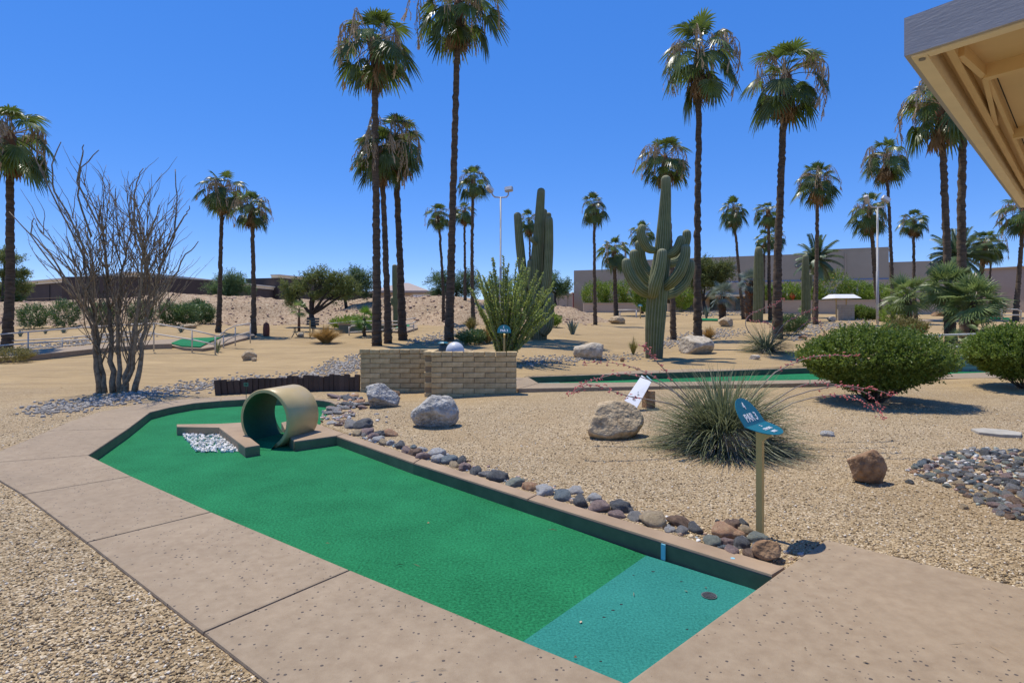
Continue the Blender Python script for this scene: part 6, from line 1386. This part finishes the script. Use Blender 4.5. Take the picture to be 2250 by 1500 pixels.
yucca('large red yucca clump with coral flower stalks beside the sign', 1590, 985, 330, 215, 6.9, 1500, 2, [
    [(1580, 950, 0), (1500, 860, -.2), (1430, 780, -.3), (1413, 757, -.3)], [(1575, 945, 0), (1480, 860, .1), (1380, 822, .2), (1300, 835, .25), (1268, 850, .25)], [(1570, 950, 0), (1480, 890, -.3), (1380, 870, -.4), (1300, 845, -.4), (1250, 868, -.4)], [(1560, 950, 0), (1470, 850, .3), (1370, 800, .5), (1280, 797, .5)],
    [(1600, 950, 0), (1690, 830, .1), (1780, 785, .2), (1882, 782, .25)], [(1610, 955, 0), (1720, 880, -.2), (1820, 850, -.3), (1900, 852, -.35), (1965, 868, -.35)], [(1610, 960, 0), (1730, 890, 0), (1830, 868, -.1), (1900, 885, -.15), (1942, 918, -.2)], [(1600, 955, 0), (1700, 880, .3), (1790, 840, .4), (1900, 862, .4), (1935, 895, .4)]])
yucca('smaller distant red yucca below the tall leaning palm', 1682, 783, 135, 72, 19.5, 320, 3, [
    [(1680, 770, 0), (1640, 720, .3), (1650, 690, .5), (1700, 670, .6), (1722, 656, .6)], [(1680, 770, 0), (1700, 740, .3), (1690, 712, .4), (1650, 705, .5)], [(1685, 770, 0), (1720, 715, -.3), (1760, 690, -.4), (1795, 675, -.5)], [(1690, 772, 0), (1740, 735, -.2), (1790, 700, -.3), (1812, 735, -.3)]], w_=.012)
# ------------------------------------------------------------------ rails, ramps, furniture
def railing(label, posts, rails, Y, group=None, r=.024, name='railing'):
    o = empty(name, (0, 0, 0), label, 'railing', group)
    for px, pt, pb, dy in posts: mb = MB(); mb.tube([at(px, pb, Y+dy)-Vector((0, 0, .1)), at(px, pt, Y+dy)], r*.95, 8); mb.obj('post', G['rail'], o, True)
    for L in rails:
        P = [at(x, y, Y+dy) for x, y, dy in L]; mb = MB(); mb.tube(P, r, 8); mb.obj('rail', G['rail'], o, True)
    return o
railing('long cream pipe railing along the left ramp', [(-45, 738, 796, 0), (62, 728, 787, 0), (338, 711, 766, .4), (422, 724, 768, .3), (473, 738, 772, 0)],
    [[(-60, 740, 0), (62, 729, 0), (200, 718, 0), (338, 710, .4), (422, 725, .3), (473, 737, 0)], [(-60, 764, 0), (62, 754, 0), (200, 745, 0), (338, 733, .4), (422, 746, .3), (473, 757, 0)]], 20.5, 'left ramp railings')
railing('farther cream pipe railing across the left ramp', [(-45, 752, 782, 0), (137, 742, 776, 0), (303, 728, 758, 0)], [[(-60, 753, 0), (137, 743, 0), (303, 727, 0)], [(-60, 772, 0), (137, 760, 0), (303, 744, 0)]], 23, 'left ramp railings')
railing('curling cream handrail right of the humped green', [(491, 734, 768, 0), (517, 719, 754, 0), (550, 711, 748, 0)], [[(474, 738, -.3), (482, 737, -.1), (491, 730, 0), (500, 723, 0), (517, 716, 0), (550, 710, 0)], [(491, 754, 0), (500, 746, 0), (517, 738, 0), (550, 729, 0)]], 22, 'left ramp railings')
railing('white pipe railing between the two round bushes', [(2064, 737, 772, 0), (2230, 733, 768, .3)], [[(2030, 737, 0), (2064, 736, 0), (2140, 734, .2), (2240, 732, .4)], [(2064, 763, 0), (2140, 761, .2), (2240, 760, .4)]], 17.5, r=.03)
railing('cream looped railing by the ramp wall behind the palms', [(767, 717, 742, 0), (909, 712, 724, .5)], [[(767, 742, 0), (767, 722, 0), (772, 716, 0), (830, 714, 0), (880, 713, .3), (905, 711, .5), (914, 706, .5)], [(767, 730, 0), (820, 727, 0), (880, 720, .4), (909, 717, .5)], [(720, 711, 2), (790, 705, 2), (870, 706, 2), (900, 701, 2), (914, 698, 2)]], 28, r=.03)
railing('white looped rail at the far right behind the bushes', [(2201, 680, 700, 0), (2243, 682, 702, 0)], [[(2190, 679, 0), (2236, 680, 0), (2243, 684, 0), (2243, 702, 0)], [(2201, 692, 0), (2243, 692, 0)]], 35, r=.04)
def strip_slab(name, px_pts, label, m, dz=.10, cat=None, kind='structure'):
    P = [GP(x, y) for x, y in px_pts]; mb = MB(); n = len(P)
    V = [(p.x, p.y, p.z+dz) for p in P]+[(p.x, p.y, p.z-.2) for p in P]; mb.add(V, [tuple(range(n))]+[(i, (i+1) % n, (i+1) % n+n, i+n) for i in range(n)])
    bm = bmesh.new(); me = mb.mesh(name, m); bm.from_mesh(me); bmesh.ops.recalc_face_normals(bm, faces=bm.faces); bmesh.ops.triangulate(bm, faces=bm.faces[:]); bm.to_mesh(me); bm.free(); return tag(put(name, me), label, cat, kind=kind)
strip_slab('ramp_walk', [(-80, 804), (62, 793), (200, 778), (335, 767), (378, 766), (372, 757), (335, 757), (200, 768), (62, 780), (-80, 790)], 'raised concrete ramp walk along the left railing', G['concrete'], .18)
strip_slab('ramp_walk', [(372, 764), (405, 770), (445, 772), (470, 768), (560, 741), (556, 737), (480, 748), (400, 749), (345, 752), (335, 757)], 'concrete apron round the humped green at left', G['concrete'], .10)
strip_slab('putting_green', [(374, 762), (400, 768), (440, 770), (462, 757), (486, 748), (430, 749), (398, 752)], 'small humped green carpet behind the left railing', G['turf'], .14)
strip_slab('putting_green', [(868, 725), (878, 729), (900, 722), (900, 717), (880, 718)], 'far green carpet patch behind the three palms', G['turf'], .12)
strip_slab('ramp_walk', [(860, 731), (890, 733), (918, 724), (916, 717), (900, 716), (900, 722)], 'pale concrete edge of the far green behind the three palms', G['concrete'], .10)
strip_slab('putting_green', [(1538, 706), (1578, 706), (1576, 703), (1540, 702)], 'far green carpet strip right of the saguaro', G['turf'], .10)
strip_slab('putting_green', [(2155, 700), (2220, 704), (2215, 701), (2160, 698)], 'far green carpet strip at the right', G['turf'], .10)
strip_slab('ramp_walk', [(1960, 712), (2080, 706), (2180, 708), (2180, 705), (2080, 702), (1960, 706)], 'far pale concrete walk behind the low palms', G['concrete'], .08)
# retaining wall of the ramp behind the palms
rw = empty('ramp_wall', (0, 0, 0), 'green grey retaining wall beside the golden grass', 'wall'); mb = MB(); a, b = at(745, 717, 29), at(862, 716, 30); mb.beam(Vector((a.x, 29, .75)), Vector((b.x, 30, .75)), .25, .95); mb.obj('panel', mat('green_grey_wall', (.13, .15, .11), .9, .1), rw)
mb = MB(); mb.beam(Vector((a.x-.05, 29, 1.26)), Vector((b.x+.05, 30, 1.26)), .32, .07); mb.obj('coping', G['kerb'], rw)
# bench
g = GP(668, 741); k = g.y/FPX; o = empty('park_bench', g, 'dark metal bench left of the golden grass', 'bench', rz=R(8))
for i in range(4): mb = MB(); mb.box((0, -.16+.12*i, .46), (.95, .09, .03)); mb.obj('seat_slat', G['bench'], o)
for i in range(3): mb = MB(); mb.beam((.05, .26+.03*i, .60+.12*i), (.62, .26+.03*i, .60+.12*i), .02, .09); mb.obj('back_slat', G['bench'], o)
for x in (-.4, .4):
    mb = MB(); mb.tube([(x-.1, -.24, -.02), (x, -.14, .2), (x, -.12, .45), (x, .2, .45), (x, .16, .2), (x+.1, .26, -.02)], .02, 6); mb.obj('leg', G['bench'], o, True)
mb = MB(); mb.box((.32, -.3, .38), (.05, .05, .8)); ps = mb.obj('marker_post', G['sign_post'], o)
# narrow dark cypress trunk / post left of the mesquite
g = GP(657, 728); o = empty('young_palm', g, 'skinny young palm with brown stem left of the mesquite', 'palm'); mb = MB(); k = g.y/FPX; mb.tube([(0, 0, -.1), (0, 0, 20*k), (0, 0, 48*k)], [3.5*k, 3*k, 2*k], 8); mb.obj('stem', G['boot'], o, True)
rr = random.Random(2)
for j in range(12): put('frond', MF[(min(5, j//2), 0)], o, (0, 0, 48*k), (0, 0, j*2.4), (.55,)*3)
# kiosk: grey block wall with shade canopy, and a bin
g = GP(1858, 704); k = g.y/FPX
o = block_wall('kiosk_wall', 'grey block kiosk wall under a small white canopy', (g.x-18*k, g.y), (g.x+18*k, g.y), g.z-.05, 6, .17, .45, .2, G['greybrick'], (.5, .1, .02), seed=8)
cy = empty('shade_canopy', (g.x+.15, g.y+.8, g.z), 'small white hipped shade canopy on posts behind the kiosk wall', 'canopy'); zt3 = at(1858, 655, g.y).z-g.z
for x, y in ((-.35, 0), (.35, 0)): mb = MB(); mb.tube([(x, y, -.1), (x, y, zt3+.05)], .04, 8); mb.obj('post', G['sign_post'], cy)
mb = MB(); hw, hd = 29*k, .9; mb.add([(-hw, -hd, zt3), (hw, -hd, zt3), (hw, hd, zt3), (-hw, hd, zt3), (-hw*.75, -hd*.4, zt3+.28), (hw*.75, -hd*.4, zt3+.28), (hw*.75, hd*.4, zt3+.28), (-hw*.75, hd*.4, zt3+.28)], [(3, 2, 1, 0), (4, 5, 6, 7), (0, 1, 5, 4), (1, 2, 6, 5), (2, 3, 7, 6), (3, 0, 4, 7)]); mb.obj('roof', G['white'], cy)
g = GP(1864, 702); k = g.y/FPX; o = empty('litter_bin', (g.x, g.y-.3, gz(g.x, g.y-.3)), 'grey domed litter bin at the kiosk wall', 'bin'); mb = MB(); mb.tube([(0, 0, -.05), (0, 0, 14*k)], 5.6*k, 16); mb.obj('body', G['bin'], o, True); mb = MB(); mb.tube([(0, 0, 14*k), (0, 0, 17*k), (0, 0, 20*k), (0, 0, 21*k)], [5.9*k, 5.5*k, 3.5*k, 1*k], 16); mb.obj('lid', G['bin'], o, True)
# orange cone behind the wall, picnic bench rail left of the saguaro, small far sign
q = at(1741, 655, 57.2); o = empty('safety_marker', (q.x, 57.2, gz(q.x, 57.2)), 'orange marker standing among the shrubs', 'marker'); h = q.z-o.location.z; mb = MB(); mb.tube([(0, 0, 0), (0, 0, h-.3), (0, 0, h+.2), (0, 0, h+.55)], [.05, .05, .28, .06], 10); mb.obj('body', mat('orange_marker', (.55, .10, .02), .6, .1), o)
par_sign(1407, 702, 44, .9, 'tiny distant hole sign left of the saguaro trunk', '6', 0, 1.6)
railing('low grey rail before the curved garden wall', [(1398, 681, 704, 0), (1362, 682, 700, .5)], [[(1358, 681, .5), (1398, 681, 0)]], 46, r=.05)
